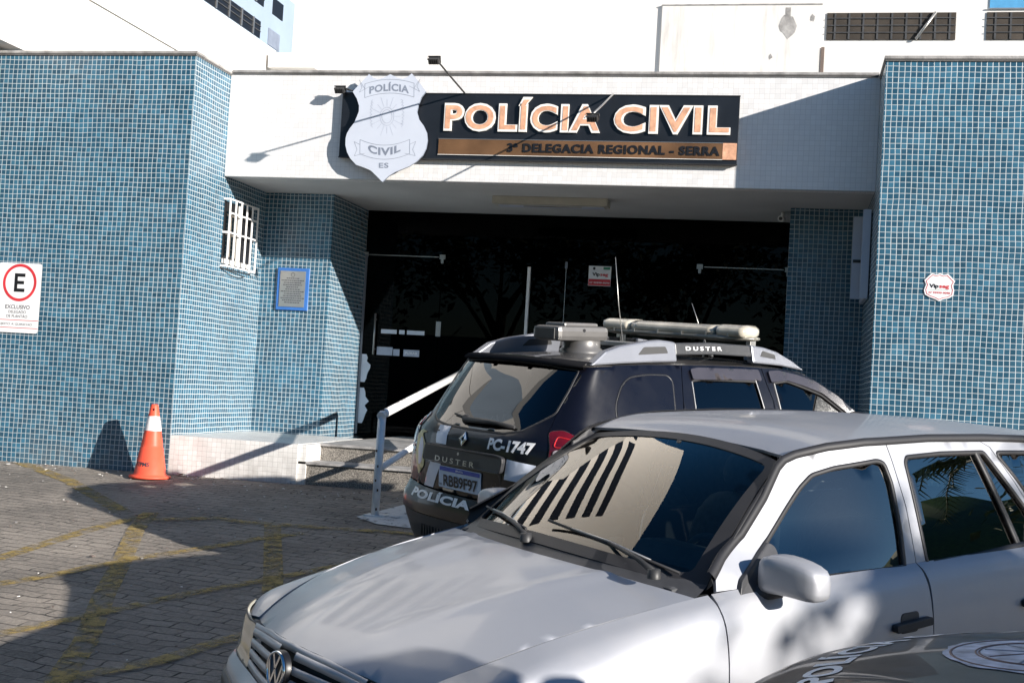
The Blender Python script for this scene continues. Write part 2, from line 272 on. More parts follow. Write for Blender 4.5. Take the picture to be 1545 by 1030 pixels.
# ------------------------------------------------------------------ mesh helpers
class MB:
    def __init__(s): s.v = []; s.f = []; s.mi = []; s.sm = []; s.mats = []
    def m(s, mt):
        if mt not in s.mats: s.mats.append(mt)
        return s.mats.index(mt)
    def add(s, vs_, fs, mt, smooth=False):
        o = len(s.v); s.v += [tuple(v) for v in vs_]; k = s.m(mt)
        for f in fs: s.f.append([i+o for i in f]); s.mi.append(k); s.sm.append(smooth)
        return s
    def box(s, a, b, mt, M=None):
        x0, y0, z0 = a; x1, y1, z1 = b
        v = [Vector(p) for p in ((x0,y0,z0),(x1,y0,z0),(x1,y1,z0),(x0,y1,z0),(x0,y0,z1),(x1,y0,z1),(x1,y1,z1),(x0,y1,z1))]
        if M: v = [M @ p for p in v]
        return s.add(v, [(0,3,2,1),(4,5,6,7),(0,1,5,4),(1,2,6,5),(2,3,7,6),(3,0,4,7)], mt)
    def prism(s, pts, fn, d0, d1, mt, mt2=None):
        """outline pts in 2D, fn(u,v,d)->3D"""
        n = len(pts); fr = [fn(u, v, d1) for u, v in pts]; bk = [fn(u, v, d0) for u, v in pts]
        o = len(s.v); s.v += [tuple(p) for p in fr+bk]; k = s.m(mt); k2 = s.m(mt2 or mt)
        s.f.append([o+i for i in range(n)]); s.mi.append(k); s.sm.append(False)
        s.f.append([o+n+i for i in reversed(range(n))]); s.mi.append(k2); s.sm.append(False)
        for i in range(n):
            j = (i+1) % n; s.f.append([o+i, o+n+i, o+n+j, o+j]); s.mi.append(k2); s.sm.append(False)
        return s
    def tube(s, path, r, mt, seg=12, cap=True):
        path = [Vector(p) for p in path]; rs = r if isinstance(r, (list, tuple)) else [r]*len(path)
        o = len(s.v); rings = []
        up = Vector((0, 0, 1))
        for i, p in enumerate(path):
            t = (path[min(i+1, len(path)-1)]-path[max(i-1, 0)]).normalized()
            a = t.cross(up)
            if a.length < .05: a = t.cross(Vector((1, 0, 0)))
            a.normalize(); b = t.cross(a)
            rings.append([p+(a*math.cos(2*math.pi*k/seg)+b*math.sin(2*math.pi*k/seg))*rs[i] for k in range(seg)])
        vsx = [q for rg in rings for q in rg]; fs = []
        for i in range(len(path)-1):
            for k in range(seg):
                k2 = (k+1) % seg; fs.append((i*seg+k, i*seg+k2, (i+1)*seg+k2, (i+1)*seg+k))
        s.add(vsx, fs, mt, True)
        if cap:
            o2 = len(s.v)-len(vsx)
            for rg, st in ((0, 1), (len(path)-1, -1)):
                s.f.append([o2+rg*seg+k for k in range(seg)][::st]); s.mi.append(s.m(mt)); s.sm.append(False)
        return s
    def lathe(s, prof, fn, mt, seg=32, a0=0, a1=2*math.pi):
        """prof (r,h); fn(x,y,h)->3D"""
        full = abs(a1-a0-2*math.pi) < 1e-6; n = seg if full else seg+1
        vsx = [fn(r*math.cos(a0+(a1-a0)*k/seg), r*math.sin(a0+(a1-a0)*k/seg), h) for r, h in prof for k in range(n)]; fs = []
        for i in range(len(prof)-1):
            for k in range(seg):
                k2 = (k+1) % n; fs.append((i*n+k, i*n+k2, (i+1)*n+k2, (i+1)*n+k))
        return s.add(vsx, fs, mt, True)
    def build(s, name, parent=None, bevel=0, recalc=True, weld=False):
        me = bpy.data.meshes.new(name); me.from_pydata(s.v, [], s.f)
        for mt in s.mats: me.materials.append(mt)
        me.polygons.foreach_set('material_index', s.mi); me.polygons.foreach_set('use_smooth', s.sm); me.update()
        if recalc or bevel or weld:
            bm = bmesh.new(); bm.from_mesh(me)
            if weld: bmesh.ops.remove_doubles(bm, verts=bm.verts, dist=.0004)
            if recalc: bmesh.ops.recalc_face_normals(bm, faces=bm.faces)
            if bevel:
                ed = [e for e in bm.edges if len(e.link_faces) == 2 and e.calc_face_angle(0) > .6]
                bmesh.ops.bevel(bm, geom=ed, offset=bevel, segments=2, profile=.6, affect='EDGES', clamp_overlap=True)
            bm.to_mesh(me); bm.free()
        o = bpy.data.objects.new(name, me); COL.objects.link(o)
        if parent: o.parent = parent
        return o
def tag(o, label=None, cat=None, group=None, kind=None):
    for k, v in (('label', label), ('category', cat), ('group', group), ('kind', kind)):
        if v: o[k] = v
    return o
def empty(name, loc=(0, 0, 0), M=None):
    o = bpy.data.objects.new(name, None); COL.objects.link(o); o.empty_display_size = .2
    if M is not None: o.matrix_world = M
    else: o.location = loc
    return o
def local(o, loc):
    """keep children given in world coordinates where they are"""
    return o

_tc = {}
def text2d(s, bold=0., space=1.0, shear=0):
    key = (s, bold, space, shear)
    if key in _tc: return _tc[key]
    cu = bpy.data.curves.new('t', 'FONT'); cu.body = s; cu.size = 1; cu.offset = bold; cu.space_character = space; cu.resolution_u = 4; cu.shear = shear
    ob = bpy.data.objects.new('t', cu); COL.objects.link(ob)
    dg = bpy.context.evaluated_depsgraph_get(); me = bpy.data.meshes.new_from_object(ob.evaluated_get(dg))
    v = [(a.co.x, a.co.y) for a in me.vertices]; f = [list(p.vertices) for p in me.polygons]
    bpy.data.objects.remove(ob); bpy.data.meshes.remove(me); bpy.data.curves.remove(cu)
    x0 = min(a for a, b in v); x1 = max(a for a, b in v)
    _tc[key] = ([(a-x0, b) for a, b in v], f, x1-x0); return _tc[key]
CAPH = .729
def add_text(mb, s, fn, x0, x1, y0, h, mt, bold=0., space=1., d=.002, shear=0, thick=0):
    """letters of cap height h with their baseline at y0, squeezed between x0 and x1; fn(u,v,d)"""
    v, f, w = text2d(s, bold, space, shear)
    k = h/CAPH; kx = (x1-x0)/w
    P = [fn(x0+a*kx, y0+b*k, d) for a, b in v]
    if thick:
        P2 = [fn(x0+a*kx, y0+b*k, d-thick) for a, b in v]; n = len(P)
        from collections import Counter
        ec = Counter(); 
        for q in f:
            for i in range(len(q)): ec[(q[i], q[(i+1) % len(q)])] += 1
        sd = [(a, n+a, n+b, b) for (a, b) in ec if (b, a) not in ec]
        mb.add(P+P2, list(f)+sd, mt)
    else: mb.add(P, f, mt)
    return mb

# ------------------------------------------------------------------ the ground
FY = 11.5839; SL = .07
def gz(y): return 0. if y > FY else (-SL*(FY-y) if y > 4.5 else -SL*(FY-4.5)-.025*(4.5-y))
def sheet(pts, dz): return [Vector((x, y, gz(y)+dz)) for x, y in pts]
g = MB(); ys = [-70, -20, 0, 4.5, 8, FY, 16, 40, 90]; xs = [-90, -30, -12, -6, 0, 6, 12, 30, 90]
gv = [(x, y, gz(max(y, -20))) for y in ys for x in xs]; W_ = len(xs)
g.add(gv, [(j*W_+i, j*W_+i+1, (j+1)*W_+i+1, (j+1)*W_+i) for j in range(len(ys)-1) for i in range(W_-1)], PAVING)
tag(g.build('ground', recalc=False), 'grey interlocking paving with dark joints', kind='structure')
lines = [([(-8.2, 12.1), (-7.55, 11.55), (-6.52, 10.75), (-5.26, 9.5)], .15),
 ([(-5.07, 7.3), (-5.08, 8.68), (-5.02, 9.48)], .12), ([(-4.75, 6.6), (-4.63, 6.95), (-4.47, 7.3), (-4.32, 7.85), (-4.14, 8.18), (-3.92, 8.62), (-3.79, 8.96), (-3.58, 9.26)], .11),
 ([(-5.03, 9.55), (-4.78, 8.86), (-4.32, 7.85), (-3.9, 6.89), (-3.7, 6.47), (-3.48, 6.0), (-3.1, 5.0)], .135),
 ([(-4.2, 5.3), (-3.96, 5.98), (-3.83, 6.27), (-3.72, 6.51), (-3.66, 6.7), (-3.47, 7.17), (-3.3, 7.49), (-3.05, 8.0), (-2.6, 9.0)], .10),
 ([(-4.95, 9.2), (-4.45, 9.55), (-4.17, 9.47), (-3.68, 9.52), (-2.7, 9.6)], .12), ([(-3.94, 9.49), (-3.2, 7.78), (-2.8, 6.8)], .13),
 ([(-3.35, 5.1), (-3.15, 5.54), (-2.97, 5.81), (-2.85, 6.24), (-2.5, 7.0)], .11)]
ml = MB()
for k, (pl, w) in enumerate(lines):
    L_, R_ = [], []
    for i, p in enumerate(pl):
        a = Vector(pl[max(i-1, 0)]); b = Vector(pl[min(i+1, len(pl)-1)]); t = (b-a).normalized(); nn = Vector((-t.y, t.x))*w/2
        L_.append((p[0]+nn.x, p[1]+nn.y)); R_.append((p[0]-nn.x, p[1]-nn.y))
    V_ = sheet(L_, .004+k*.0012)+sheet(R_, .004+k*.0012); n_ = len(pl)
    ml.add(V_, [(i, i+1, n_+i+1, n_+i) for i in range(n_-1)], YELLOW)
tag(ml.build('road_marking', recalc=False), 'worn yellow lines crossing on the grey paving', kind='structure')

# grit, dry leaves and paper scraps blown over the paving
rg_ = random.Random(5); gb = MB()
for k in range(520):
    t_ = rg_.random(); x = rg_.uniform(-8.4, -1.6); y = FY-.02-abs(rg_.gauss(0, .25)) if t_ < .45 else rg_.uniform(4.6, 11.4)
    if x > -4.5 and y > 11.3: y -= .5
    s_ = rg_.uniform(.004, .011) if rg_.random() < .93 else rg_.uniform(.016, .032); a = rg_.uniform(0, 6.28)
    mt_ = rg_.choice([LETTERWHITE]+[COPING]*3+[BARK0]*4) if s_ > .012 or rg_.random() < .9 else LETTERWHITE
    pts_ = [Vector((x+s_*math.cos(a+q)*(1.4 if i % 2 else .8), y+s_*math.sin(a+q), gz(y)+.013+.4*s_*rg_.random())) for i, q in enumerate((0, 1.3, 2.9, 4.4))]
    gb.add(pts_+[p-Vector((0, 0, .004)) for p in pts_], [(0, 1, 2, 3), (7, 6, 5, 4), (0, 4, 5, 1), (1, 5, 6, 2), (2, 6, 7, 3), (3, 7, 4, 0)], mt_)
tag(gb.build('grit', recalc=False), 'scattered grit, dry leaves and paper scraps on the paving', 'grit', kind='stuff')

# ------------------------------------------------------------------ police station
XB, XD, XR, XE = -5.948, -5.1179, .7346, -.0476
YBm, YC, YG, YR, YE = 12.3966, 13.503, 14.7146, 11.735, 13.60
ZT, ZB, ZS, ZP = 4.215, 4.234, 3.127, .388
st = tag(empty('police_station', (-2.6, 13, 0)), 'low police station with blue tiled wings, white tiled beam and dark glass entrance', 'building')
def SB(mb, name, **k):
    o = mb.build(name, **k); o.parent = st; o.matrix_parent_inverse = Matrix.Translation(-st.location); return o
w = MB(); w.box((-16, FY, 0), (XB, 17.5, ZT), BLUE); lw = SB(w, 'left_wing')
w = MB(); w.box((XB-.3, YC, 0), (XD, 17.5, ZS-.003), BLUE); SB(w, 'entrance_pier')
w = MB(); w.box((XR, YR, -.02), (13, 17.5, ZT), BLUE); SB(w, 'right_wing')
w = MB(); w.box((XE, YE, 0), (XR-.002, 17.5, ZS-.003), BLUE); SB(w, 'entrance_pier')
w = MB(); w.box((XB+.002, YBm, ZS), (XR-.002, YBm+.18, ZB), WHITE_T); SB(w, 'white_tiled_beam')
w = MB(); w.box((XB+.002, YBm+.18, ZS), (XR-.002, 17.4, ZS+.16), SOFFIT)
w.box((XB+.002, YBm+.001, ZS-.006), (XR-.002, YBm+.05, ZS-.0005), SOFFIT); SB(w, 'soffit')
for (a, b) in (((-16, FY-.02, ZT), (XB+.015, FY+.16, ZT+.028)), ((XB-.16, FY+.16, ZT), (XB+.015, YBm-.002, ZT+.028)), ((XB+.016, YBm-.02, ZB), (XR-.016, YBm+.2, ZB+.026)),
               ((XR-.015, YR-.02, ZT), (13, YR+.16, ZT+.028)), ((XR-.015, YR+.16, ZT), (XR+.16, 17.5, ZT+.028))):
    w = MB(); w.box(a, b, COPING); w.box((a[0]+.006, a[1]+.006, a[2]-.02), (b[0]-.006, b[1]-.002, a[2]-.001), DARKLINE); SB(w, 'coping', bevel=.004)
# plinth, steps and landing
w = MB(); w.box((XB, FY+.002, 0), (-4.60, YC, ZP), PLINTH_T); w.box((-4.60, FY+.03, 0), (-4.52, YC, ZP-.004), PLINTH_T)
w.box((-4.60, YC-.9, .2), (XE, YG+.3, ZP-.003), GRANITE); SB(w, 'landing')
w = MB(); w.box((-4.66, FY+.06, .001), (XR-.01, FY+.5, .20), GRANITE); w.box((-4.67, FY+.03, .2), (XR-.01, FY+.55, .222), COPING); SB(w, 'step')
w = MB(); w.box((-4.52, FY+.42, .223), (XR-.01, YG, ZP-.022), GRANITE); w.box((-4.53, FY+.39, ZP-.021), (XR-.01, YG, ZP+.001), COPING); SB(w, 'step')
# glass front
def glazing():
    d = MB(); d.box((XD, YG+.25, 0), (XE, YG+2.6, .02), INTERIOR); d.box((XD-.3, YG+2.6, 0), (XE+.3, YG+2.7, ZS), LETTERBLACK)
    d.box((-4.3, YG+2.0, .4), (-1.6, YG+2.5, 1.45), INTERIOR); d.box((-4.35, YG+1.95, 1.45), (-1.55, YG+2.55, 1.5), STEEL); SB(d, 'reception_desk')
    def pane(x0, x1, z0, z1, nm='glass_pane'):
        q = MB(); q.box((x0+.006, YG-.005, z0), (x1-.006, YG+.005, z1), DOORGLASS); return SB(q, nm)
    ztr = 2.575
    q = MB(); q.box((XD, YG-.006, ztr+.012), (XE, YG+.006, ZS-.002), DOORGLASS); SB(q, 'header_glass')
    xs_ = [XD, -4.14, -3.404, -2.615, -1.83, -1.047, XE]
    for i in range(6):
        q = pane(xs_[i], xs_[i+1], ZP+.012, ztr, 'glass_door' if i in (0, 5) else 'glass_pane')
        if i in (0, 5):
            h = MB(); hx = -4.93 if i == 0 else -.95
            h.tube([(hx, YG-.05, 1.36), (hx, YG-.05, 1.86)], .012, STEEL); h.box((hx-.01, YG-.05, 1.42), (hx+.01, YG, 1.44), STEEL); h.box((hx-.01, YG-.05, 1.78), (hx+.01, YG, 1.80), STEEL)
            ho = SB(h, 'handle')
            for px in ((xs_[i]+.0, xs_[i+1]-.0)):
                c_ = MB(); s_ = 1 if px < (xs_[i]+xs_[i+1])/2 else -1
                c_.box((px-.035, YG-.014, ztr-.02), (px+.035, YG+.012, ztr+.035), STEEL); c_.box((px-.016, YG-.014, ztr-.07), (px+.016, YG+.012, ztr-.02), STEEL); SB(c_, 'patch_fitting')
            t = MB(); t.box((xs_[i]+.05, YG-.008, ztr+.001), (xs_[i+1]-.05, YG+.008, ztr+.011), STEEL); SB(t, 'door_rail')
    t = MB(); t.box((XD+.001, YG-.02, ZP), (XD+.03, YG+.02, 2.58), ALU); SB(t, 'jamb_profile')
    t = MB(); t.box((-3.072, YG-.05, ZP), (-3.038, YG-.008, 2.50), WHITEPAINT); SB(t, 'mullion')
    t = MB(); t.box((-2.63, YG-.01, 2.50), (-2.60, YG+.01, 2.58), ALU); t.box((-2.618, YG-.008, ZP), (-2.612, YG+.008, 2.5), STEEL); SB(t, 'pane_clip')
    t = MB(); t.box((-4.17, YG-.012, 1.62), (-4.11, YG+.01, 1.80), STEEL); SB(t, 'door_lock')
    t = MB()
    for x0, x1 in ((-4.86, -4.66), (-4.63, -4.56), (-4.53, -4.31)): t.box((x0, YG-.007, 1.625), (x1, YG-.0055, 1.675), DECAL)
    for x0, x1 in ((-4.90, -4.70), (-4.69, -4.61), (-4.56, -4.36)): t.box((x0, YG-.007, 1.36), (x1, YG-.0055, 1.46 if x0 < -4.8 else 1.44), SHIELDFAINT)
    add_text(t, 'PUXAR', lambda u, v, dd: Vector((u, YG-.0065-dd, v)), -4.54, -4.38, 1.385, .032, DECALTXT, .02, d=.002)
    SB(t, 'frosted_strip')
    t = MB()   # torn film along the door edge
    for z0, z1, s in ((1.02, 1.36, 3), (.52, .95, 8)):
        pl = [(XD+.03, z0)]
        for k in range(9): z = z0+(z1-z0)*k/8; pl.append((XD+.085+.045*noise.noise(Vector((k*.9, s, 0)))+.05*math.sin(k/8*3.1), z))
        pl.append((XD+.03, z1)); t.prism(pl, lambda u, v, dd: Vector((u, YG-.0055-dd, v)), 0, .001, DECAL)
    SB(t, 'torn_window_film')
glazing()
# barred window on the left wing
w = MB(); X0 = XB+.001; ya, yb, za, zb = 12.44, 13.16, 2.20, 2.86
w.box((X0, ya, za), (X0+.006, yb, zb), LETTERBLACK); w.box((X0+.007, ya+.05, za+.08), (X0+.012, ya+.32, zb-.1), SIDEGLASS)
w.box((X0+.007, ya, za), (X0+.02, yb, za+.05), WALLSTAIN); w.box((X0+.007, ya+.34, za+.05), (X0+.02, ya+.42, zb), WHITEPAINT)
wo = SB(w, 'barred_window')
w = MB(); xo = XB+.075
for y in [ya+(yb-ya)*k/5 for k in range(6)]:
    w.box((xo-.010, y-.009, za-.03), (xo+.004, y+.009, zb+.03), WHITEPAINT)
for z in (za-.03, (za+zb)/2, zb-.12, zb+.025): w.box((xo-.008, ya-.01, z-.008), (xo+.002, yb+.01, z+.008), WHITEPAINT)
for y in (ya-.005, yb+.005):
    for z in (za-.03, (za+zb)/2, zb+.025): w.box((X0, y-.011, z-.011), (xo, y+.011, z+.011), WHITEPAINT)
go = SB(w, 'window_grille')
w = MB(); w.tube([(X0+.01, ya-.02, za-.05), (X0+.06, ya+.2, za-.085), (X0+.06, ya+.45, za-.10), (X0+.01, ya+.6, za-.09)], .006, LAMPBLACK, 6); SB(w, 'cable_loop')
# casement window on the inner side of the right wing
w = MB(); w.box((XR-.012, 12.62, 2.15), (XR-.001, 13.38, 2.95), LETTERBLACK)
w.box((XR-.09, 12.60, 2.12), (XR-.015, 12.66, 2.98), SHIELDW); w.box((XR-.05, 12.66, 2.94), (XR-.012, 13.4, 2.98), SHIELDW); w.box((XR-.05, 12.66, 2.12), (XR-.012, 13.4, 2.16), SHIELDW)
w.box((XR-.16, 12.98, 2.14), (XR-.05, 13.02, 2.96), SHIELDW); w.box((XR-.15, 12.97, 2.5), (XR-.06, 12.98, 2.53), LAMPBLACK)
SB(w, 'open_casement')
# fluorescent fixture
w = MB(); w.box((-3.22, 13.28, 3.045), (-1.96, 13.52, 3.126), plain('fixture enamel', (.42, .40, .34), .5)); 
w.box((-3.17, 13.31, 3.035), (-2.0, 13.49, 3.044), SHIELDFAINT)
for k in range(9): w.box((-2.95+k*.03+random.random()*.35, 13.34, 3.025), (-2.93+k*.05+random.random()*.3, 13.36, 3.034), SHIELDGREY)
tag(w.build('ceiling_light', bevel=.004), 'unlit oblong ceiling light under the entrance soffit', 'light fixture')
w = MB(); w.tube([(-.13, 13.9, 3.12), (-.13, 13.9, 3.07)], .02, WHITEPAINT); w.tube([(-.13, 13.96, 3.055), (-.15, 13.78, 3.035)], .032, WHITEPAINT); w.tube([(-.15, 13.78, 3.035), (-.151, 13.772, 3.034)], .02, LETTERBLACK)
tag(w.build('security_camera'), 'small white security camera under the soffit by the right pier', 'camera')

# ------------------------------------------------------------------ signs
F = lambda y: (lambda u, v, d: Vector((u, y-d, v)))
s = tag(empty('police_sign', (-2.6, 12.33, 3.67)), 'long black sign board with copper POLÍCIA CIVIL letters on the white beam', 'sign')
def SP(mb, name, root, **k):
    o = mb.build(name, **k); o.parent = root; o.matrix_parent_inverse = root.matrix_world.inverted() if False else Matrix.Translation(-root.location); return o
b = MB(); b.box((-4.655, 12.335, 3.338), (-.578, 12.394, 4.012), SIGNBLACK); b.box((-4.66, 12.328, 3.333), (-.573, 12.342, 3.345), LAMPBLACK); b.box((-4.66, 12.328, 4.005), (-.573, 12.342, 4.017), LAMPBLACK); SP(b, 'board', s, bevel=.003)
b = MB(); b.box((-3.585, 12.322, 3.385), (-.72, 12.334, 3.545), BRONZE); b.box((-3.589, 12.3205, 3.381), (-.716, 12.3225, 3.386), LETTERWHITE); b.box((-3.589, 12.3205, 3.544), (-.716, 12.3225, 3.549), STEEL); b.box((-.718, 12.32, 3.384), (-.585, 12.333, 3.546), COPPER); SP(b, 'bronze_strip', s)
b = MB(); fs = F(12.334)
def big(mb, txt, x0, x1):
    add_text(mb, txt, fs, x0, x1, 3.645, .262, LETTERWHITE, .056, 1.14, d=.022, thick=.020)
    add_text(mb, txt, fs, x0+.013, x1-.013, 3.656, .240, COPPER, .022, 1.185, d=.025)
big(b, 'POLÍCIA', -3.54, -1.93); big(b, 'CIVIL', -1.80, -.655); SP(b, 'lettering', s, recalc=False)
b = MB(); add_text(b, '3ª DELEGACIA REGIONAL - SERRA', F(12.322), -2.86, -.745, 3.425, .085, LETTERBLACK, .038, 1.15, d=.007, thick=.006); SP(b, 'lettering', s, recalc=False)
# shield
sh = tag(empty('police_shield', (-4.12, 12.28, 3.62)), 'white shield shaped police crest on the left end of the black sign', 'sign')
raw = [(330,205),(365,232),(400,243),(440,232),(490,208),(540,232),(580,243),(615,232),(650,205),(700,262),(755,335),(722,375),(700,430),(690,478),(705,530),(740,575),(764,625),(770,680),(760,735),(735,785),(690,828),(640,860),(585,882),(530,903),(485,930),(438,972),(400,935),(350,890),(295,868),(240,850),(195,805),(170,760),(157,710),(158,660),(168,625),(190,590),(222,550),(240,510),(256,470),(257,430),(240,380),(207,328),(265,270)]
sc_ = 1.117/767
def shp(x, y): return (-4.60+(x-157+.055*(y-300))*sc_*.985, 4.195-(y-205-.02*(x-400))*sc_)
out = [shp(*p) for p in raw]
b = MB(); b.prism(out, F(12.30), 0, .026, SHIELDW, SHIELDGREY); SP(b, 'shield_plate', sh)
b = MB(); b.box((-4.3, 12.30, 3.5), (-3.95, 12.334, 3.8), LAMPBLACK); SP(b, 'bracket', sh)
def polyline(mb, pts, w, fn, d, mt, closed=False):
    n = len(pts)
    for i in range(n if closed else n-1):
        a = Vector(pts[i]); c = Vector(pts[(i+1) % n]); t = (c-a)
        if t.length < 1e-6: continue
        t.normalize(); q = Vector((-t.y, t.x))*w/2; a2 = a-t*w*.4; c2 = c+t*w*.4
        mb.add([fn(*(a2+q), d), fn(*(a2-q), d), fn(*(c2-q), d), fn(*(c2+q), d)], [(0, 1, 2, 3)], mt)
b = MB(); ff = F(12.274); dd = 0
def banner(txt, y0, rise, x0, x1, h):
    def arc(x, y): t = (x-(x0+x1)/2)/((x1-x0)/2); return (x, y+rise*(1-t*t)*(1 if rise else 0))
    xs2 = [x0+(x1-x0)*k/12 for k in range(13)]
    top = [shp(*arc(x, y0)) for x in xs2]; bot = [shp(*arc(x, y0+h)) for x in xs2]
    polyline(b, top+bot[::-1], .004, ff, .001, SHIELDGREY, True)
    for sx, e in ((x0, -1), (x1, 1)):
        pl = [(sx, y0+h*.35), (sx+e*44, y0+h*(.15 if rise > 0 else -.3)), (sx+e*22, y0+h*(.7 if rise > 0 else .25)), (sx+e*42, y0+h*(1.15 if rise > 0 else .6)), (sx-e*35, y0+h*(.98 if rise>0 else .2))]
        polyline(b, [shp(*p) for p in pl], .003, ff, .001, SHIELDGREY)
    return arc
def arctext(txt, x0, x1, ybase, hpx, rise, bold):
    def fn(u, v, d):
        t = (u-(x0+x1)/2)/((x1-x0)/2); y = -v+rise*(1-t*t)
        return ff(*shp(u, y), d)
    add_text(b, txt, fn, x0, x1, -ybase, hpx, SHIELDGREY, bold, 1.08, d=.0015)
banner('P', 275, -30, 300, 668, 98); arctext('POLÍCIA', 335, 630, 345, 50, -20, .03)
banner('C', 672, 40, 268, 640, 100); arctext('CIVIL', 330, 572, 752, 52, 30, .035)
arctext('ES', 412, 484, 872, 36, 0, .02)
for rr, nn in ((52, 24), (38, 24)):
    cp = [shp(468+rr*math.cos(k*2*math.pi/nn), 508+rr*1.25*math.sin(k*2*math.pi/nn)) for k in range(nn)]; polyline(b, cp, .005, ff, .001, SHIELDFAINT, True)
for k in range(16):
    a = k*2*math.pi/16; polyline(b, [shp(468+60*math.cos(a), 508+75*math.sin(a)), shp(468+(100+20*(k % 2))*math.cos(a), 508+(120+25*(k % 2))*math.sin(a))], .004, ff, .001, SHIELDFAINT)
for sx in (-1, 1):
    for k in range(9):
        a = -.9+k*.2; cx, cy = 468+sx*(105+8*math.cos(a*2)), 508+120*math.sin(a)
        polyline(b, [shp(cx, cy), shp(cx+sx*14, cy-16), shp(cx+sx*4, cy-26)], .004, ff, .001, SHIELDFAINT)
SP(b, 'shield_print', sh, recalc=False)
# spot lamps on arms
def spot(name, base, head, label):
    r_ = tag(empty(name, base), label, 'spotlight', 'spotlights on arms above the sign')
    bs, hd = Vector(base), Vector(head); b_ = MB()
    b_.tube([bs+Vector((0, .06, -.02)), bs, bs.lerp(hd, .5)+Vector((0, 0, .012)), hd+Vector((0, 0, .03))], .009, LAMPBLACK if 'dark' in label else STEEL, 8); SP(b_, 'arm', r_)
    b_ = MB(); Mx = Matrix.Translation(hd) @ Matrix.Rotation(R(38), 4, 'X') @ Matrix.Scale(.72, 4)
    b_.box((-.07, -.04, -.045), (.07, .04, .03), LAMPBLACK, Mx); b_.box((-.078, .035, -.055), (.078, .05, .04), LAMPBLACK, Mx); b_.box((-.06, .0505, -.035), (.06, .052, .025), STEEL, Mx)
    for k in range(5): b_.box((-.06+k*.028, -.055, -.04), (-.05+k*.028, -.04, .025), LAMPBLACK, Mx)
    SP(b_, 'lamp_head', r_, bevel=.003)
    b_ = MB(); b_.tube([hd+Vector((-.062, 0, 0)), hd+Vector((-.062, 0, .036)), hd+Vector((.062, 0, .036)), hd+Vector((.062, 0, 0))], .005, LAMPBLACK, 6); SP(b_, 'bracket', r_)
spot('spotlight', (-3.344, 12.33, 4.018), (-3.375, 11.28, 4.075), 'spotlight on a long dark arm rising above the sign between shield and letters')
spot('spotlight', (-1.822, 12.33, 4.018), (-1.85, 11.32, 3.56), 'spotlight on a pale arm hanging in front of the sign letters')
spot('spotlight', (-4.43, 12.33, 4.0), (-4.665, 12.27, 4.03), 'small dark spotlight beside the upper left of the white shield')

# plaque
p_ = tag(empty('plaque', (-5.54, 13.48, 2.03)), 'steel plaque in a bright blue frame on the tiled pier', 'plaque')
b = MB(); b.box((-5.73, 13.478, 1.788), (-5.352, 13.502, 2.268), PLAQUEBLUE); SP(b, 'frame', p_, bevel=.003)
b = MB(); b.box((-5.695, 13.472, 1.825), (-5.388, 13.477, 2.232), STEEL); SP(b, 'steel_plate', p_)
b = MB(); rg_ = random.Random(3)
for k in range(12):
    z = 2.145-k*.025; wd = (.27 if k in (1, 6, 9) else .12+.12*rg_.random()); x = -5.541-wd/2
    while x < -5.541+wd/2:
        q = rg_.uniform(.008, .03); b.box((x, 13.4702, z), (x+q, 13.4712, z+.009), TWINE); x += q+.005
polyline(b, [(-5.541+.022*math.cos(a*.4), 2.19+.022*math.sin(a*.4)) for a in range(17)], .004, F(13.4715), .001, TWINE)
SP(b, 'engraved_text', p_, recalc=False)

# parking sign
p_ = tag(empty('parking_sign', (-7.74, 11.57, 1.68)), 'white reserved parking sign with a black E in a red ring on the left wing', 'sign')
def rrect(x0, x1, z0, z1, r, n=5):
    o_ = []
    for cx, cz, a0 in ((x1-r, z1-r, 0), (x0+r, z1-r, 90), (x0+r, z0+r, 180), (x1-r, z0+r, 270)):
        for k in range(n+1): a = R(a0+90*k/n); o_.append((cx+r*math.cos(a), cz+r*math.sin(a)))
    return o_
b = MB(); b.prism(rrect(-7.99, -7.49, 1.32, 2.035, .03), F(FY-.012), 0, .004, SIGNWHITE, STEEL); SP(b, 'plate', p_)
b = MB(); y_ = FY-.0165; cx, cz = -7.735, 1.835
b.lathe([(.163, 0), (.193, 0)], lambda u, v, h: Vector((cx+u, y_-.001, cz+v)), SIGNRED, 56)
for q in ((-.06, -.095, -.025, .095), (-.0249, .06, .06, .095), (-.0249, -.016, .05, .018), (-.0249, -.095, .06, -.06)): b.box((cx+q[0], y_-.0015, cz+q[1]), (cx+q[2], y_-.0005, cz+q[3]), LETTERBLACK)
add_text(b, 'EXCLUSIVO', F(y_), -7.88, -7.60, 1.565, .042, TWINE, .01, d=.001); add_text(b, 'DELEGADO', F(y_), -7.84, -7.64, 1.52, .030, TWINE, .0, d=.001); add_text(b, 'DE PLANTÃO', F(y_), -7.86, -7.62, 1.475, .030, TWINE, .0, d=.001)
add_text(b, 'SUJEITO A GUINCHO', F(y_), -7.96, -7.56, 1.398, .022, TWINE, 0, d=.001)
b.box((-7.985, y_-.0015, 1.447), (-7.495, y_-.0005, 1.453), SIGNRED); b.box((-7.985, y_-.0015, 1.368), (-7.495, y_-.0005, 1.374), SIGNRED)
SP(b, 'print', p_, recalc=False)
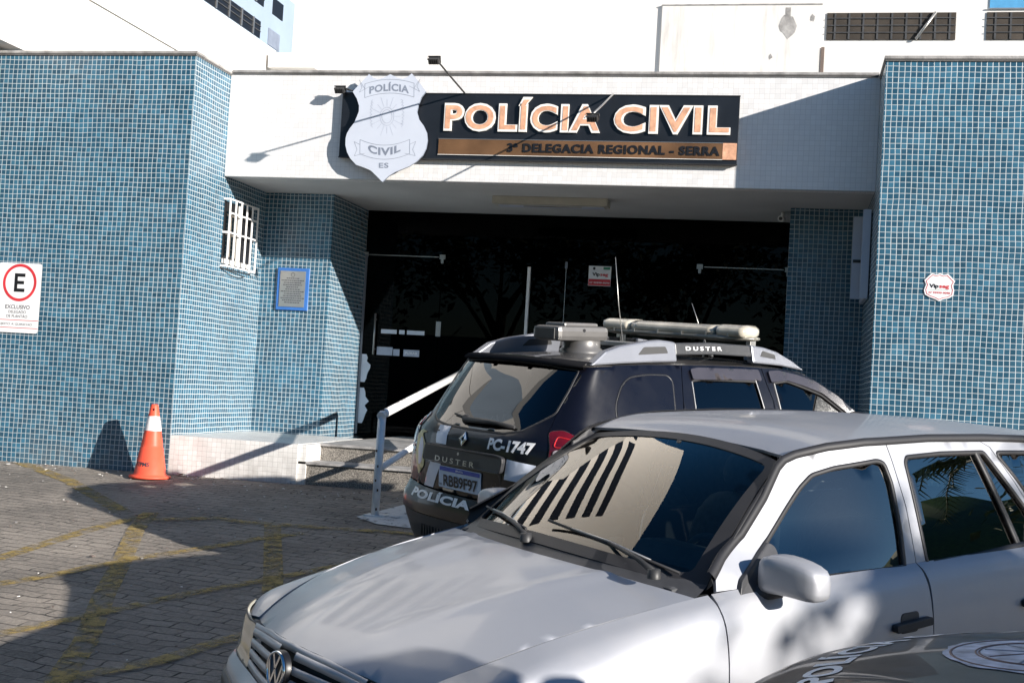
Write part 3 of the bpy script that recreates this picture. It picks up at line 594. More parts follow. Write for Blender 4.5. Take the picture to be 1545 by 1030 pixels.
# alarm company shield on the right wing
p_ = tag(empty('alarm_sign', (1.275, 11.65, 2.17)), 'small white and red alarm company shield on the right tiled wing', 'sign')
rv = [(.23,.02),(.38,.06),(.5,.01),(.62,.06),(.76,.02),(.88,.14),(1.,.27),(.93,.42),(.98,.60),(.96,.78),(.82,.88),(.62,.93),(.5,1.),(.38,.93),(.18,.86),(.04,.78),(0.,.62),(.06,.42),(0.,.27),(.12,.13)]
vv = [(1.152+x*.262, 2.297-y*.252) for x, y in rv]
b = MB(); b.prism(vv, F(YR-.004), 0, .004, SIGNWHITE); SP(b, 'plate', p_)
b = MB(); f2 = F(YR-.0085); c0 = (1.283, 2.17); polyline(b, [(c0[0]+(x-c0[0])*.88, c0[1]+(z-c0[1])*.88) for x, z in vv], .005, f2, .001, SIGNRED, True)
add_text(b, 'Vip', f2, 1.195, 1.275, 2.165, .034, LETTERBLACK, .04, d=.001); add_text(b, 'seg', f2, 1.28, 1.365, 2.165, .034, SIGNRED, .03, d=.001); add_text(b, '27 99999-9090', f2, 1.19, 1.375, 2.112, .018, SIGNRED, .02, d=.001)
b.box((1.20, YR-.0098, 2.145), (1.36, YR-.009, 2.147), SIGNGREEN); SP(b, 'print', p_, recalc=False)
# sticker on the glass
p_ = tag(empty('alarm_sticker', (-2.21, YG-.01, 2.43)), 'square white and red alarm sticker on the dark entrance glass', 'sticker')
b = MB(); b.box((-2.343, YG-.0085, 2.31), (-2.077, YG-.006, 2.545), SIGNWHITE); SP(b, 'sheet', p_)
b = MB(); y2 = YG-.0088; b.box((-2.34, y2-.0012, 2.315), (-2.08, y2-.0006, 2.39), SIGNRED); b.box((-2.17, y2-.0012, 2.505), (-2.09, y2-.0006, 2.535), SIGNGREEN)
add_text(b, 'Vip', F(y2), -2.30, -2.21, 2.43, .038, LETTERBLACK, .04, d=.001); add_text(b, 'seg', F(y2), -2.205, -2.11, 2.43, .038, SIGNRED, .03, d=.001); add_text(b, '27 99999-9090', F(y2), -2.33, -2.09, 2.338, .02, DECALTXT, .02, d=.002)
b.lathe([(.0, .0), (.016, .0)], lambda x, y, h: Vector((-2.28+x, y2-.001, 2.515+y)), LETTERBLACK, 12); SP(b, 'print', p_, recalc=False)

# ------------------------------------------------------------------ handrail
r_ = tag(empty('handrail', (-3.35, 10.25, gz(10.25))), 'white steel handrail with rusty chips rising over the entrance steps', 'handrail')
x1, y1 = -3.33, 10.25; z0 = gz(y1)
P0 = Vector((x1, y1, .765)); P1 = Vector((-3.40, 13.2, 1.195))
b = MB(); b.tube([(x1-.01, y1, z0+.01), P0+Vector((0, 0, -.01))], .034, WHITEPAINT, 20); b.box((x1-.09, y1-.07, z0), (x1+.08, y1+.09, z0+.014), WHITEPAINT)
b.tube([P0+Vector((0, -.035, -.012)), P0+Vector((0, .02, .005))], .036, WHITEPAINT, 20)
for dx, z in ((-.02, .45), (.0, .32), (.01, .12), (-.012, .2), (.008, -.04)): b.box((x1+dx-.006, y1-.0358, z), (x1+dx+.006, y1-.03, z+.02), CHIP)
SP(b, 'post', r_, weld=False)
b = MB(); b.tube([(P1.x, P1.y, ZP), P1], .034, WHITEPAINT, 20); SP(b, 'post', r_)
b = MB(); b.tube([P0, P1], .036, WHITEPAINT, 20)
for k in range(10):
    t_ = random.random()**2*.5; q = P0.lerp(P1, t_); b.box((q.x-.008, q.y-.012, q.z+.030), (q.x+.010, q.y+.016+.02*random.random(), q.z+.0375), CHIP)
SP(b, 'top_rail', r_)
b = MB(); b.tube([P0+Vector((0, 0, -.46)), P1+Vector((0, 0, -.46))], .028, WHITEPAINT, 16); SP(b, 'lower_rail', r_)
b = MB(); b.add(sheet([(-3.46, 10.12), (-3.2, 9.88), (-2.5, 9.75), (-2.4, 10.6), (-3.05, 11.4), (-3.28, 10.9)], .008), [(0, 1, 2, 3, 4, 5)], WPAINT); tag(b.build('painted_patch', recalc=False), 'worn white paint on the paving at the handrail foot', kind='structure')

# ------------------------------------------------------------------ traffic cone
c_ = tag(empty('traffic_cone', (-5.975, 11.27, gz(11.27))), 'orange traffic cone with one white band against the blue tiled wall', 'traffic cone')
def CN(prof, mt, name, par=c_, extra=None):
    b = MB(); b.lathe(prof, lambda x, y, h: Vector((x, y, h)), mt, 36)
    if extra: extra(b)
    o = b.build(name, recalc=True); o.parent = par; return o
rad = lambda z: .155-(.155-.035)*(z-.03)/.68
CN([(0, .002), (.19, .002), (.20, .012), (.195, .026), (.165, .032)], CONE, 'base')
def ctext(b):
    def fn(u, v, d): a = -math.pi/2+u/.14; rr = rad(v)+.002; return Vector((rr*math.cos(a), rr*math.sin(a), v))
    add_text(b, 'DTPMS', fn, -.115, .055, .12, .038, TWINE, .03, d=0)
CN([(.165, .032), (rad(.05), .05), (rad(.30), .30), (rad(.302)-.003, .302), (rad(.33), .33), (rad(.46), .46)], CONE, 'lower_body', extra=ctext)
CN([(rad(.46)+.002, .46), (rad(.60)+.002, .60)], CONEW, 'reflective_band')
CN([(rad(.60), .60), (rad(.70), .70), (.030, .715), (0, .715)], CONE, 'tip', extra=lambda b: b.lathe([(0, 0), (.012, 0)], lambda x, y, h: Vector((.018+x*.9, -.0455+.0, .665+y)), LETTERBLACK, 10))

# ------------------------------------------------------------------ neighbouring buildings
def bld(name, label, cat='building', loc=(0, 18, 0)): return tag(empty(name, loc), label, cat)
n1 = bld('side_building', 'plain white building with a stepped parapet behind the left wing', loc=(-10, 18, 0))
b = MB(); b.box((-16, 17.6, 0), (-8.0, 19.0, 6.05), WALLWHITE); b.box((-16, 10, 4.3), (-8.02, 17.6, 5.19), WALLWHITE); b.box((-16, 10.0, 5.205), (-8.0, 17.6, 6.05), WALLWHITE); b.box((-15.9, 10.1, 5.19), (-8.03, 17.6, 5.205), COPING); SP(b, 'wall', n1)
n2 = bld('office_tower', 'blue grey tower with rows of dark windows at the top left', loc=(-14, 24, 0))
b = MB(); b.box((-22, 9.1, 0), (-12.0, 42, 9.95), GREYWALL); b.box((-22, 9.1, 9.95), (-12.0, 42, 32), WALLWHITE); SP(b, 'wall', n2)
for z0 in [8.55, 9.3]+[10.7+2.0*k for k in range(6)]:
    for (ya, yb) in (((17.2, 26.3), (26.75, 27.4)) if z0 < 9 else ((18.5, 26.4), (26.9, 27.5)) if z0 < 10 else ((18.5, 38), (39, 40))):
        wdn = MB(); wdn.box((-12.0, ya, z0+.02), (-11.985, yb, z0+(.40 if z0 < 10 else 1.12)), LETTERBLACK if yb != 27.4 else SHIELDGREY); wo_ = SP(wdn, 'window', n2)
        if z0 < 10 and yb < 27:
            wf = MB(); k = 0
            y = ya
            while y < yb: wf.box((-11.984, y, z0+.02), (-11.96, y+.04, z0+.40), STEEL); y += .62
            for z in (z0+.16, z0+.28): wf.box((-11.984, ya, z), (-11.97, yb, z+.02), INTERIOR)
            SP(wf, 'window_frame', n2)
n3 = bld('apartment_block', 'tall white building with vertical window slots behind the entrance', loc=(-3, 20, 0))
b = MB(); b.box((-7.66, 18.0, 0), (14, 21, 6.54), WALLWHITE)
b.box((-7.66, 18.0, 6.54), (.29, 26, 8.4), WALLWHITE)
b.box((-7.95, 17.8, 5.7), (-7.2, 17.99, 5.925), WALLWHITE); SP(b, 'wall', n3)
b = MB(); b.box((.29, 18, 6.54), (14, 26, 8.3), WALLWHITE); SP(b, 'wall', n3)
b = MB(); b.box((-2.01, 17.965, 4), (.22, 17.998, 6.66), WALLSTAIN); b.box((-2.02, 17.955, 6.66), (.23, 18.0, 6.675), COPING); SP(b, 'stained_panel', n3)
for cx, cz, s_ in ((-.23, 6.36, .15), (.10, 6.47, .04), (-.45, 5.92, .03)):
    b = MB(); pl = [(cx+s_*(.8+.5*noise.noise(Vector((k*.7, cx*9, 0))))*math.cos(k*.524), cz+s_*(1.1+.9*noise.noise(Vector((k*.7, cx*5, 3))))*math.sin(k*.524)) for k in range(12)]
    b.prism(pl, F(17.965), 0, .003, COPING); SP(b, 'bare_patch', n3)
b = MB(); b.box((-.27, 17.961, 6.44), (-.20, 17.965, 6.62), COPING); SP(b, 'bare_patch', n3)
b = MB(); b.box((.24, 17.97, 5.5), (.285, 17.998, 6.06), BARK0); SP(b, 'downpipe', n3)
for x0, x1 in ((.30, 2.02), (2.42, 4.2), (4.6, 6.4)):
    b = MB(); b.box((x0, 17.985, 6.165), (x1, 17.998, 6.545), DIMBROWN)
    for k in range(9): xx = x0+.1+k*(x1-x0)/9; b.box((xx, 17.975, 6.17), (xx+.025, 17.984, 6.54), INTERIOR)
    for z in (6.26, 6.36, 6.46): b.box((x0, 17.97, z), (x1, 17.974, z+.012), INTERIOR)
    b.tube([(x0+1.2, 17.96, 6.17), (x0+1.45, 17.96, 6.54)], .02, STEEL, 8); SP(b, 'garage_opening', n3)
b = MB(); b.box((2.45, 17.985, 6.60), (4.4, 17.998, 7.6), SIGNGREEN); b.box((2.42, 17.97, 6.585), (4.43, 17.984, 6.60), STEEL); b.box((3.0, 17.97, 6.60), (3.03, 17.984, 7.6), STEEL)
b.mats[0] = plain('blue window glass', (.10, .32, .55), .1, spec=.8); SP(b, 'window', n3)

# ------------------------------------------------------------------ trees and buildings seen in reflections, or added for shade and dark reflections
LEAF = plain('dark foliage', (.035, .06, .018), .7, var=.5, scale=3)
LEAF2 = plain('palm foliage', (.06, .09, .03), .6, var=.4, scale=3)
BARK = plain('tree bark', (.10, .075, .055), .9, var=.3, bump=.5)
def tree(x, y, h, r, label, n=2600, seed=1):
    rg = random.Random(seed); z0 = gz(max(y, -20)); o = tag(empty('tree', (x, y, z0)), label, 'tree')
    b = MB(); top = Vector((x+.3, y, z0+h*.55)); b.tube([(x, y, z0-.1), (x+.1, y, z0+h*.3), top], [.22, .16, .10], BARK, 10); limbs = []
    for k in range(7):
        a = k*.9+rg.random(); e = Vector((x+math.cos(a)*r*.6, y+math.sin(a)*r*.6, z0+h*(.6+.3*rg.random()))); s = Vector((x+.1, y, z0+h*(.3+.03*k))); b.tube([s, s.lerp(e, .5)+Vector((0, 0, .2)), e], [.09, .06, .03], BARK, 7); limbs.append(e)
    t_ = b.build('trunk'); t_.parent = o; t_.matrix_parent_inverse = Matrix.Translation(-o.location)
    b = MB(); cl = limbs+[e+Vector((rg.gauss(0, r*.3), rg.gauss(0, r*.3), rg.gauss(0, h*.08))) for e in limbs for _ in range(3)]
    for _ in range(n):
        c = rg.choice(cl)+Vector((rg.gauss(0, r*.16), rg.gauss(0, r*.16), rg.gauss(0, r*.13))); s = .10+.16*rg.random(); a = Vector((rg.uniform(-1, 1), rg.uniform(-1, 1), rg.uniform(-.6, .6))).normalized()*s; q = Vector((rg.uniform(-1, 1), rg.uniform(-1, 1), rg.uniform(-1, 1))).normalized()*s*.6
        b.add([c-a, c+q*.6, c+a, c-q], [(0, 1, 2, 3)], LEAF)
    t_ = b.build('crown', recalc=False); t_.parent = o; t_.matrix_parent_inverse = Matrix.Translation(-o.location)
def palm(x, y, h, label, seed=1):
    rg = random.Random(seed); z0 = gz(max(y, -20)); o = tag(empty('palm_tree', (x, y, z0)), label, 'palm tree')
    b = MB(); b.tube([(x, y, z0-.1), (x+.15, y, z0+h*.5), (x+.5, y, z0+h)], [.17, .13, .10], BARK, 10); t_ = b.build('trunk'); t_.parent = o; t_.matrix_parent_inverse = Matrix.Translation(-o.location)
    b = MB(); c = Vector((x+.5, y, z0+h))
    for k in range(16):
        a = k*2.4; el = rg.uniform(.1, .9); L_ = rg.uniform(2.2, 3.0); d = Vector((math.cos(a), math.sin(a), 0)); pts = [c+d*L_*t*math.cos(el*(1-t))+Vector((0, 0, L_*(el*t-1.05*t*t*(.6+.4*rg.random())))) for t in [i/9 for i in range(10)]]
        b.tube(pts, [.03-.0025*i for i in range(10)], LEAF2, 5); s = d.cross(Vector((0, 0, 1)))
        for i in range(1, 9):
            for j in range(3):
                p = pts[i].lerp(pts[i+1], j/3) if i < 9 else pts[i]; w = .55*(1-i/11)
                for sg in (1, -1): q = p+s*sg*w+(pts[i]-pts[i-1]).normalized()*.25+Vector((0, 0, -.25*w*2)); e = (pts[i]-pts[i-1]).normalized()*.03; b.add([p-e, p+e, q+e*.2, q-e*.2], [(0, 1, 2, 3)], LEAF2)
    t_ = b.build('crown', recalc=False); t_.parent = o; t_.matrix_parent_inverse = Matrix.Translation(-o.location)
tree(-9, -9, 8.5, 3.4, 'broad dark tree on the street side, left of the car park', seed=3)
tree(-15, -6, 9.5, 3.6, 'tallest dark tree, farthest left on the street side', seed=5)
tree(-3.5, -12, 8, 3.2, 'round dark tree across the street from the glass doors', seed=8)
tree(2.5, -14, 8.5, 3.3, 'dark tree across the street from the right tiled wing', seed=9)
tree(20, 16, 6.5, 3.2, 'tree on the right side of the car park beside the low wall', seed=12)
palm(15, 10.8, 6.0, 'coconut palm on the right of the car park', seed=2)
tree(13.1, -.35, 5.5, 1.75, 'small dense tree added on the sunny side of the car park for shade', n=9000, seed=21)  # unseen tree added so its crown shades the silver car's doors
b = MB(); b.box((24, -2, -1.5), (24.4, 30, 3.0), WALLWHITE); tag(b.build('boundary_wall'), 'long rendered boundary wall closing the right side of the car park', 'wall')
b = MB(); b.box((-26, -26, -1.9), (10, -25.7, 3.2), COPING); tag(b.build('boundary_wall'), 'weathered wall across the street behind the trees', 'wall')

b = MB(); hv = []; hn = 60
for i in range(hn+1):
    y = -6+110*i/hn; h = 16+10*noise.noise(Vector((y*.05, 2.2, 0)))+2.0*noise.noise(Vector((y*.4, 7, 0)))+.10*y
    hv += [(70, y, -3), (82, y, h*.75), (100, y, h*1.25), (130, y, -3)]
b.add(hv, [(i*4+k, i*4+k+1, i*4+k+5, i*4+k+4) for i in range(hn) for k in range(3)], LEAF, True); tag(b.build('hills'), 'dark wooded hill to the right of the car park', kind='structure')

b = MB(); b.box((-19, -20, -2), (-18.6, 9.0, 3.4), LEAF); tag(b.build('backdrop'), 'added dark leafy hedge closing the left side of the car park', 'backdrop')  # unseen foliage slab added to darken what the SUV tailgate reflects
tree(-14.5, 2.5, 7.5, 3.2, 'dark tree added at the left for darker reflections, on the street side', seed=31)  # unseen, added as a dark shape for the tailgate to mirror
tree(-15.5, 7.0, 7.0, 3.0, 'dark tree added at the left for darker reflections, nearest to the police station', seed=32)  # unseen second tree, added to deepen the same reflection

# ------------------------------------------------------------------ car building tools (x forward, y left, z up)
def lerp(a, b, t): return a+(b-a)*t
def hermite(xs, ys, x):
    """smooth curve through the table (clamped ends)"""
    n = len(xs)
    if x <= xs[0]: x = xs[0]
    if x >= xs[-1]: x = xs[-1]
    i = 0
    while i < n-2 and x > xs[i+1]: i += 1
    h = xs[i+1]-xs[i]; t = (x-xs[i])/h
    def sl(k):
        if k == 0: return (ys[1]-ys[0])/(xs[1]-xs[0])
        if k == n-1: return (ys[-1]-ys[-2])/(xs[-1]-xs[-2])
        return (ys[k+1]-ys[k-1])/(xs[k+1]-xs[k-1])
    a, b = sl(i)*h, sl(i+1)*h
    return (2*t**3-3*t*t+1)*ys[i]+(t**3-2*t*t+t)*a+(-2*t**3+3*t*t)*ys[i+1]+(t**3-t*t)*b
class Side:
    """lower body side: rows of (y,z) at stations along x; parameter b = row*0.15"""
    def __init__(s, st): s.st = sorted(st); s.xs = [a for a, _ in s.st]; s.nr = len(s.st[0][1])
    def row(s, x): return [(hermite(s.xs, [r[k][0] for _, r in s.st], x), hermite(s.xs, [r[k][1] for _, r in s.st], x)) for k in range(s.nr)]
    def at(s, x, b):
        r = s.row(x); k = b/.15; q = list(range(s.nr))
        return Vector((x, hermite(q, [a for a, _ in r], k), hermite(q, [c for _, c in r], k)))
    def inv(s, x, z):
        lo, hi = 0, (s.nr-1)*.15
        for _ in range(22):
            m = (lo+hi)/2
            if s.at(x, m).z < z: lo = m
            else: hi = m
        return (lo+hi)/2
    def top(s): return (s.nr-1)*.15
def pinp(poly, P):
    x, y = P[:, 0], P[:, 1]; ins = np.zeros(len(P), bool); n = len(poly)
    for i in range(n):
        x1, y1 = poly[i]; x2, y2 = poly[(i+1) % n]
        if y1 == y2: continue
        c = ((y1 > y) != (y2 > y)) & (x < (x2-x1)*(y-y1)/(y2-y1)+x1); ins ^= c
    return ins
def dens(poly, sp, closed=True):
    o = []; n = len(poly)
    for i in range(n if closed else n-1):
        a, b = poly[i], poly[(i+1) % n]; d = math.hypot(b[0]-a[0], b[1]-a[1]); k = max(1, int(round(d/sp)))
        for j in range(k): o.append((a[0]+(b[0]-a[0])*j/k, a[1]+(b[1]-a[1])*j/k))
    if not closed: o.append(poly[-1])
    return o
def offs(poly, d):
    """shrink a closed outline by d"""
    n = len(poly); A = sum(poly[i][0]*poly[(i+1) % n][1]-poly[(i+1) % n][0]*poly[i][1] for i in range(n)); s = 1 if A > 0 else -1; o = []
    for i in range(n):
        p, q, r = Vector(poly[i-1]), Vector(poly[i]), Vector(poly[(i+1) % n]); e1, e2 = (q-p), (r-q)
        if e1.length < 1e-7 or e2.length < 1e-7: o.append(tuple(q)); continue
        e1.normalize(); e2.normalize(); n1 = Vector((-e1.y, e1.x)); n2 = Vector((-e2.y, e2.x)); m = n1+n2
        if m.length < .1: m = n1
        m = m.normalized()/max(.45, m.normalized().dot(n1)); o.append((q.x+m.x*d*s, q.y+m.y*d*s))
    return o
def rnd(poly, r, n=4):
    """round the corners of an outline"""
    o = []; N_ = len(poly)
    for i in range(N_):
        p, q, s = Vector(poly[i-1]), Vector(poly[i]), Vector(poly[(i+1) % N_]); a, b = p-q, s-q
        ra = min(r, a.length*.45, b.length*.45); A = q+a.normalized()*ra; B = q+b.normalized()*ra
        for k in range(n+1):
            t = k/n; o.append(tuple(A*(1-t)**2+q*2*t*(1-t)+B*t*t))
    return o
class PB:
    """panels of one part: each outline is filled with points that lie exactly on the surface S"""
    def __init__(s): s.bm = bmesh.new(); s.mats = []; s.rimmed = []
    def mi(s, m):
        if m not in s.mats: s.mats.append(m)
        return s.mats.index(m)
    def patch(s, S, outline, mt, holes=(), sp=.04, out=None, off=0., sgn=1):
        B = dens(outline, sp); pts = list(B); ed = [(i, (i+1) % len(B)) for i in range(len(B))]; Hs = []
        for h in holes:
            H = dens(h, sp); o = len(pts); pts += H; ed += [(o+i, o+(i+1) % len(H)) for i in range(len(H))]; Hs.append(H)
        xs = [p[0] for p in B]; ys = [p[1] for p in B]
        gx = np.arange(min(xs)+sp/2, max(xs), sp); gy = np.arange(min(ys)+sp/2, max(ys), sp)
        if len(gx) and len(gy):
            G = np.array([(a, b) for a in gx for b in gy]); k = pinp(B, G)
            for H in Hs: k &= ~pinp(H, G)
            G = G[k]
            if len(G):
                Q = np.array(pts); d = np.sqrt(((G[:, None, :]-Q[None])**2).sum(-1)).min(1); G = G[d > sp*.45]; pts += [tuple(q) for q in G]
        r = delaunay_2d_cdt([Vector(p) for p in pts], ed, [], 0, 1e-7)
        V, F_ = r[0], r[2]; C = np.array([np.mean([V[i][:] for i in f], 0) for f in F_]); k = pinp(B, C)
        for H in Hs: k &= ~pinp(H, C)
        P3 = [S(v[0], v[1]) for v in V]
        if off:
            e = 1e-3; Q = []
            for v, p in zip(V, P3):
                n_ = (S(v[0]+e, v[1])-S(v[0]-e, v[1])).cross(S(v[0], v[1]+e)-S(v[0], v[1]-e)).normalized()
                if out is not None and n_.dot(out) < 0: n_ = -n_
                Q.append(p+n_*off)
            P3 = Q
        if sgn < 0: P3 = [Vector((p.x, -p.y, p.z)) for p in P3]; 
        o3 = Vector((out.x, out.y*sgn, out.z)) if out is not None else None
        vv = [s.bm.verts.new(p) for p in P3]; k3 = s.mi(mt); fs = []
        for f, kk in zip(F_, k):
            if not kk: continue
            try: fc = s.bm.faces.new([vv[i] for i in f]); fc.material_index = k3; fc.smooth = True; fs.append(fc)
            except ValueError: pass
        if o3 is not None and fs:
            for f in fs: f.normal_update()
            if sum((f.normal.dot(o3)*f.calc_area()) for f in fs) < 0: bmesh.ops.reverse_faces(s.bm, faces=fs)
        return s
    def build(s, name, parent, rim=.012, weld=.002, rimmat=None):
        bm = s.bm
        bmesh.ops.delete(bm, geom=[v for v in bm.verts if not v.link_faces], context='VERTS')
        bmesh.ops.remove_doubles(bm, verts=bm.verts, dist=weld)
        bm.normal_update()
        if rim:
            be = [e for e in bm.edges if len(e.link_faces) == 1]; vn = {}
            for e in be:
                for v in e.verts: vn[v] = v.normal.copy()
            r = bmesh.ops.extrude_edge_only(bm, edges=be); 
            nv = [q for q in r['geom'] if isinstance(q, bmesh.types.BMVert)]
            km = s.mi(rimmat) if rimmat else None
            for f in [q for q in r['geom'] if isinstance(q, bmesh.types.BMFace)]:
                f.smooth = True
                if km is not None: f.material_index = km
            for e in be: e.smooth = False
            co = {tuple(round(c, 6) for c in v.co): n for v, n in vn.items()}
            for v in nv:
                n_ = co.get(tuple(round(c, 6) for c in v.co))
                if n_ is not None: v.co -= n_*rim
        me = bpy.data.meshes.new(name); bm.to_mesh(me); bm.free()
        for m in s.mats: me.materials.append(m)
        o = bpy.data.objects.new(name, me); COL.objects.link(o); o.parent = parent; return o
def ribbon(mb, S, path, w, h, mt, closed=False, sp=.03, out=None):
    """a rubber strip of width w standing h proud of the surface"""
    p = dens(path, sp, closed); n = len(p); rows = []
    for i in range(n):
        a = Vector(p[i-1] if (closed or i) else p[i]); c = Vector(p[(i+1) % n] if (closed or i < n-1) else p[i]); t = (c-a).normalized(); q = Vector((-t.y, t.x))*w/2; u = Vector(p[i])
        A, B = S(*(u+q)), S(*(u-q)); e = 1e-3; nn = (S(u.x+e, u.y)-S(u.x-e, u.y)).cross(S(u.x, u.y+e)-S(u.x, u.y-e)).normalized()
        if out is not None and nn.dot(out) < 0: nn = -nn
        rows.append([A-nn*.004, A+nn*h*.7, (A+B)/2+nn*h, B+nn*h*.7, B-nn*.004])
    v = [q for r in rows for q in r]; m_ = n if closed else n-1
    mb.add(v, [(i*5+k, i*5+k+1, ((i+1) % n)*5+k+1, ((i+1) % n)*5+k) for i in range(m_) for k in range(4)], mt, True); return mb
def mirror(S): return lambda a, b: (lambda p: Vector((p.x, -p.y, p.z)))(S(a, b))
def PM(o, parent): o.parent = parent; return o
def wheel(root, x, y, r, wdt, mt_rim, sgn, spokes=7):
    o = empty('wheel'); o.parent = root; o.location = (x, y*sgn, r)
    f = lambda a, b, h: Vector((a, h*sgn, b))
    t = MB(); rr = r*.62
    t.lathe([(rr, -wdt*.5), (r*.86, -wdt*.52), (r*.97, -wdt*.42), (r, -wdt*.2), (r, wdt*.2), (r*.97, wdt*.42), (r*.86, wdt*.52), (rr, wdt*.48)], f, RUBBER, 40)
    for k in range(5): pass
    PM(t.build('tyre'), o)
    t = MB(); t.lathe([(rr, -wdt*.45), (rr*.95, wdt*.40), (rr*1.0, wdt*.47), (rr*.93, wdt*.44), (rr*.90, wdt*.1), (.001, .0)], f, LAMPBLACK, 40)
    PM(t.build('hub_well'), o)
    t = MB(); t.lathe([(rr*.93, wdt*.40), (rr*1.0, wdt*.49), (rr*1.02, wdt*.46)], f, mt_rim, 40); t.lathe([(rr*.28, wdt*.30), (rr*.24, wdt*.42), (.001, wdt*.44)], f, mt_rim, 24)
    for k in range(spokes):
        a = 2*math.pi*k/spokes
        for da in (0,):
            P = [(rr*.2, -rr*.10), (rr*.96, -rr*.075), (rr*.96, rr*.075), (rr*.2, rr*.10)]
            Q = [(u*math.cos(a)-v*math.sin(a), u*math.sin(a)+v*math.cos(a)) for u, v in P]
            t.prism(Q, lambda u, v, d: f(u, v, d), wdt*.28, wdt*.43, mt_rim)
    PM(t.build('rim', bevel=.002), o)
def seat(root, x, y, w=.5):
    o = empty('seat'); o.parent = root; o.location = (x, y, 0)
    def blob(mb, c, s, Mx=None, k=3.5):
        bm = bmesh.new(); bmesh.ops.create_icosphere(bm, subdivisions=3, radius=1)
        V = []
        for v in bm.verts:
            p = v.co; n_ = (abs(p.x)**k+abs(p.y)**k+abs(p.z)**k)**(1/k); q = Vector((p.x/n_*s[0], p.y/n_*s[1], p.z/n_*s[2]))
            if Mx: q = Mx @ q
            V.append(q+Vector(c))
        mb.add(V, [[v.index for v in f.verts] for f in bm.faces], SEATMAT, True); bm.free()
    b = MB(); blob(b, (0, 0, .42), (.27, w/2, .10)); PM(b.build('seat_cushion', recalc=False), o)
    T = Matrix.Rotation(R(-16), 3, 'Y'); b = MB(); blob(b, (-.31, 0, .72), (.08, w/2, .32), T); PM(b.build('seat_back', recalc=False), o)
    if w < .8:
        b = MB(); blob(b, (-.41, 0, 1.13), (.055, .13, .095), T, 2.6); PM(b.build('headrest', recalc=False), o)
        b = MB(); b.tube([(-.39, -.06, 1.0), (-.40, -.06, 1.1)], .006, STEEL, 6); b.tube([(-.39, .06, 1.0), (-.40, .06, 1.1)], .006, STEEL, 6); PM(b.build('headrest_post'), o)
    return o
def steering(root, x, y, z):
    b = MB(); T = Matrix.Translation((x, y, z)) @ Matrix.Rotation(R(-64), 4, 'Y')
    ring = [T @ Vector((.18*math.cos(a*math.pi/14), .18*math.sin(a*math.pi/14), 0)) for a in range(29)]
    b.tube(ring, .014, INTERIOR, 8, cap=False); b.lathe([(.001, -.02), (.055, -.02), (.06, .02), (.001, .02)], lambda u, v, h: T @ Vector((u, v, h)), INTERIOR, 16)
    for a in (0, 2.2, -2.2): b.tube([T @ Vector((0, 0, 0)), T @ Vector((-.17*math.cos(a), .17*math.sin(a), 0))], .012, INTERIOR, 6)
    b.tube([T @ Vector((0, 0, 0)), T @ Vector((0, 0, -.3))], .02, INTERIOR, 8); return PM(b.build('steering_wheel'), root)
def arch(cx, cz, r, a0, a1, n=14): return [(cx+r*math.cos(R(a0+(a1-a0)*k/n)), cz+r*math.sin(R(a0+(a1-a0)*k/n))) for k in range(n+1)]
def car_root(name, pose, label, cat, scale=1.):
    X, Y, Z, h, p, r = pose; c, s = math.cos, math.sin
    Rz = Matrix(((c(h), -s(h), 0), (s(h), c(h), 0), (0, 0, 1))); Ry = Matrix(((c(p), 0, -s(p)), (0, 1, 0), (s(p), 0, c(p)))); Rx = Matrix(((1, 0, 0), (0, c(r), -s(r)), (0, s(r), c(r))))
    o = empty(name); o.matrix_world = Matrix.Translation((X, Y, Z)) @ (Rz @ Ry @ Rx).to_4x4() @ Matrix.Scale(scale, 4); return tag(o, label, cat)

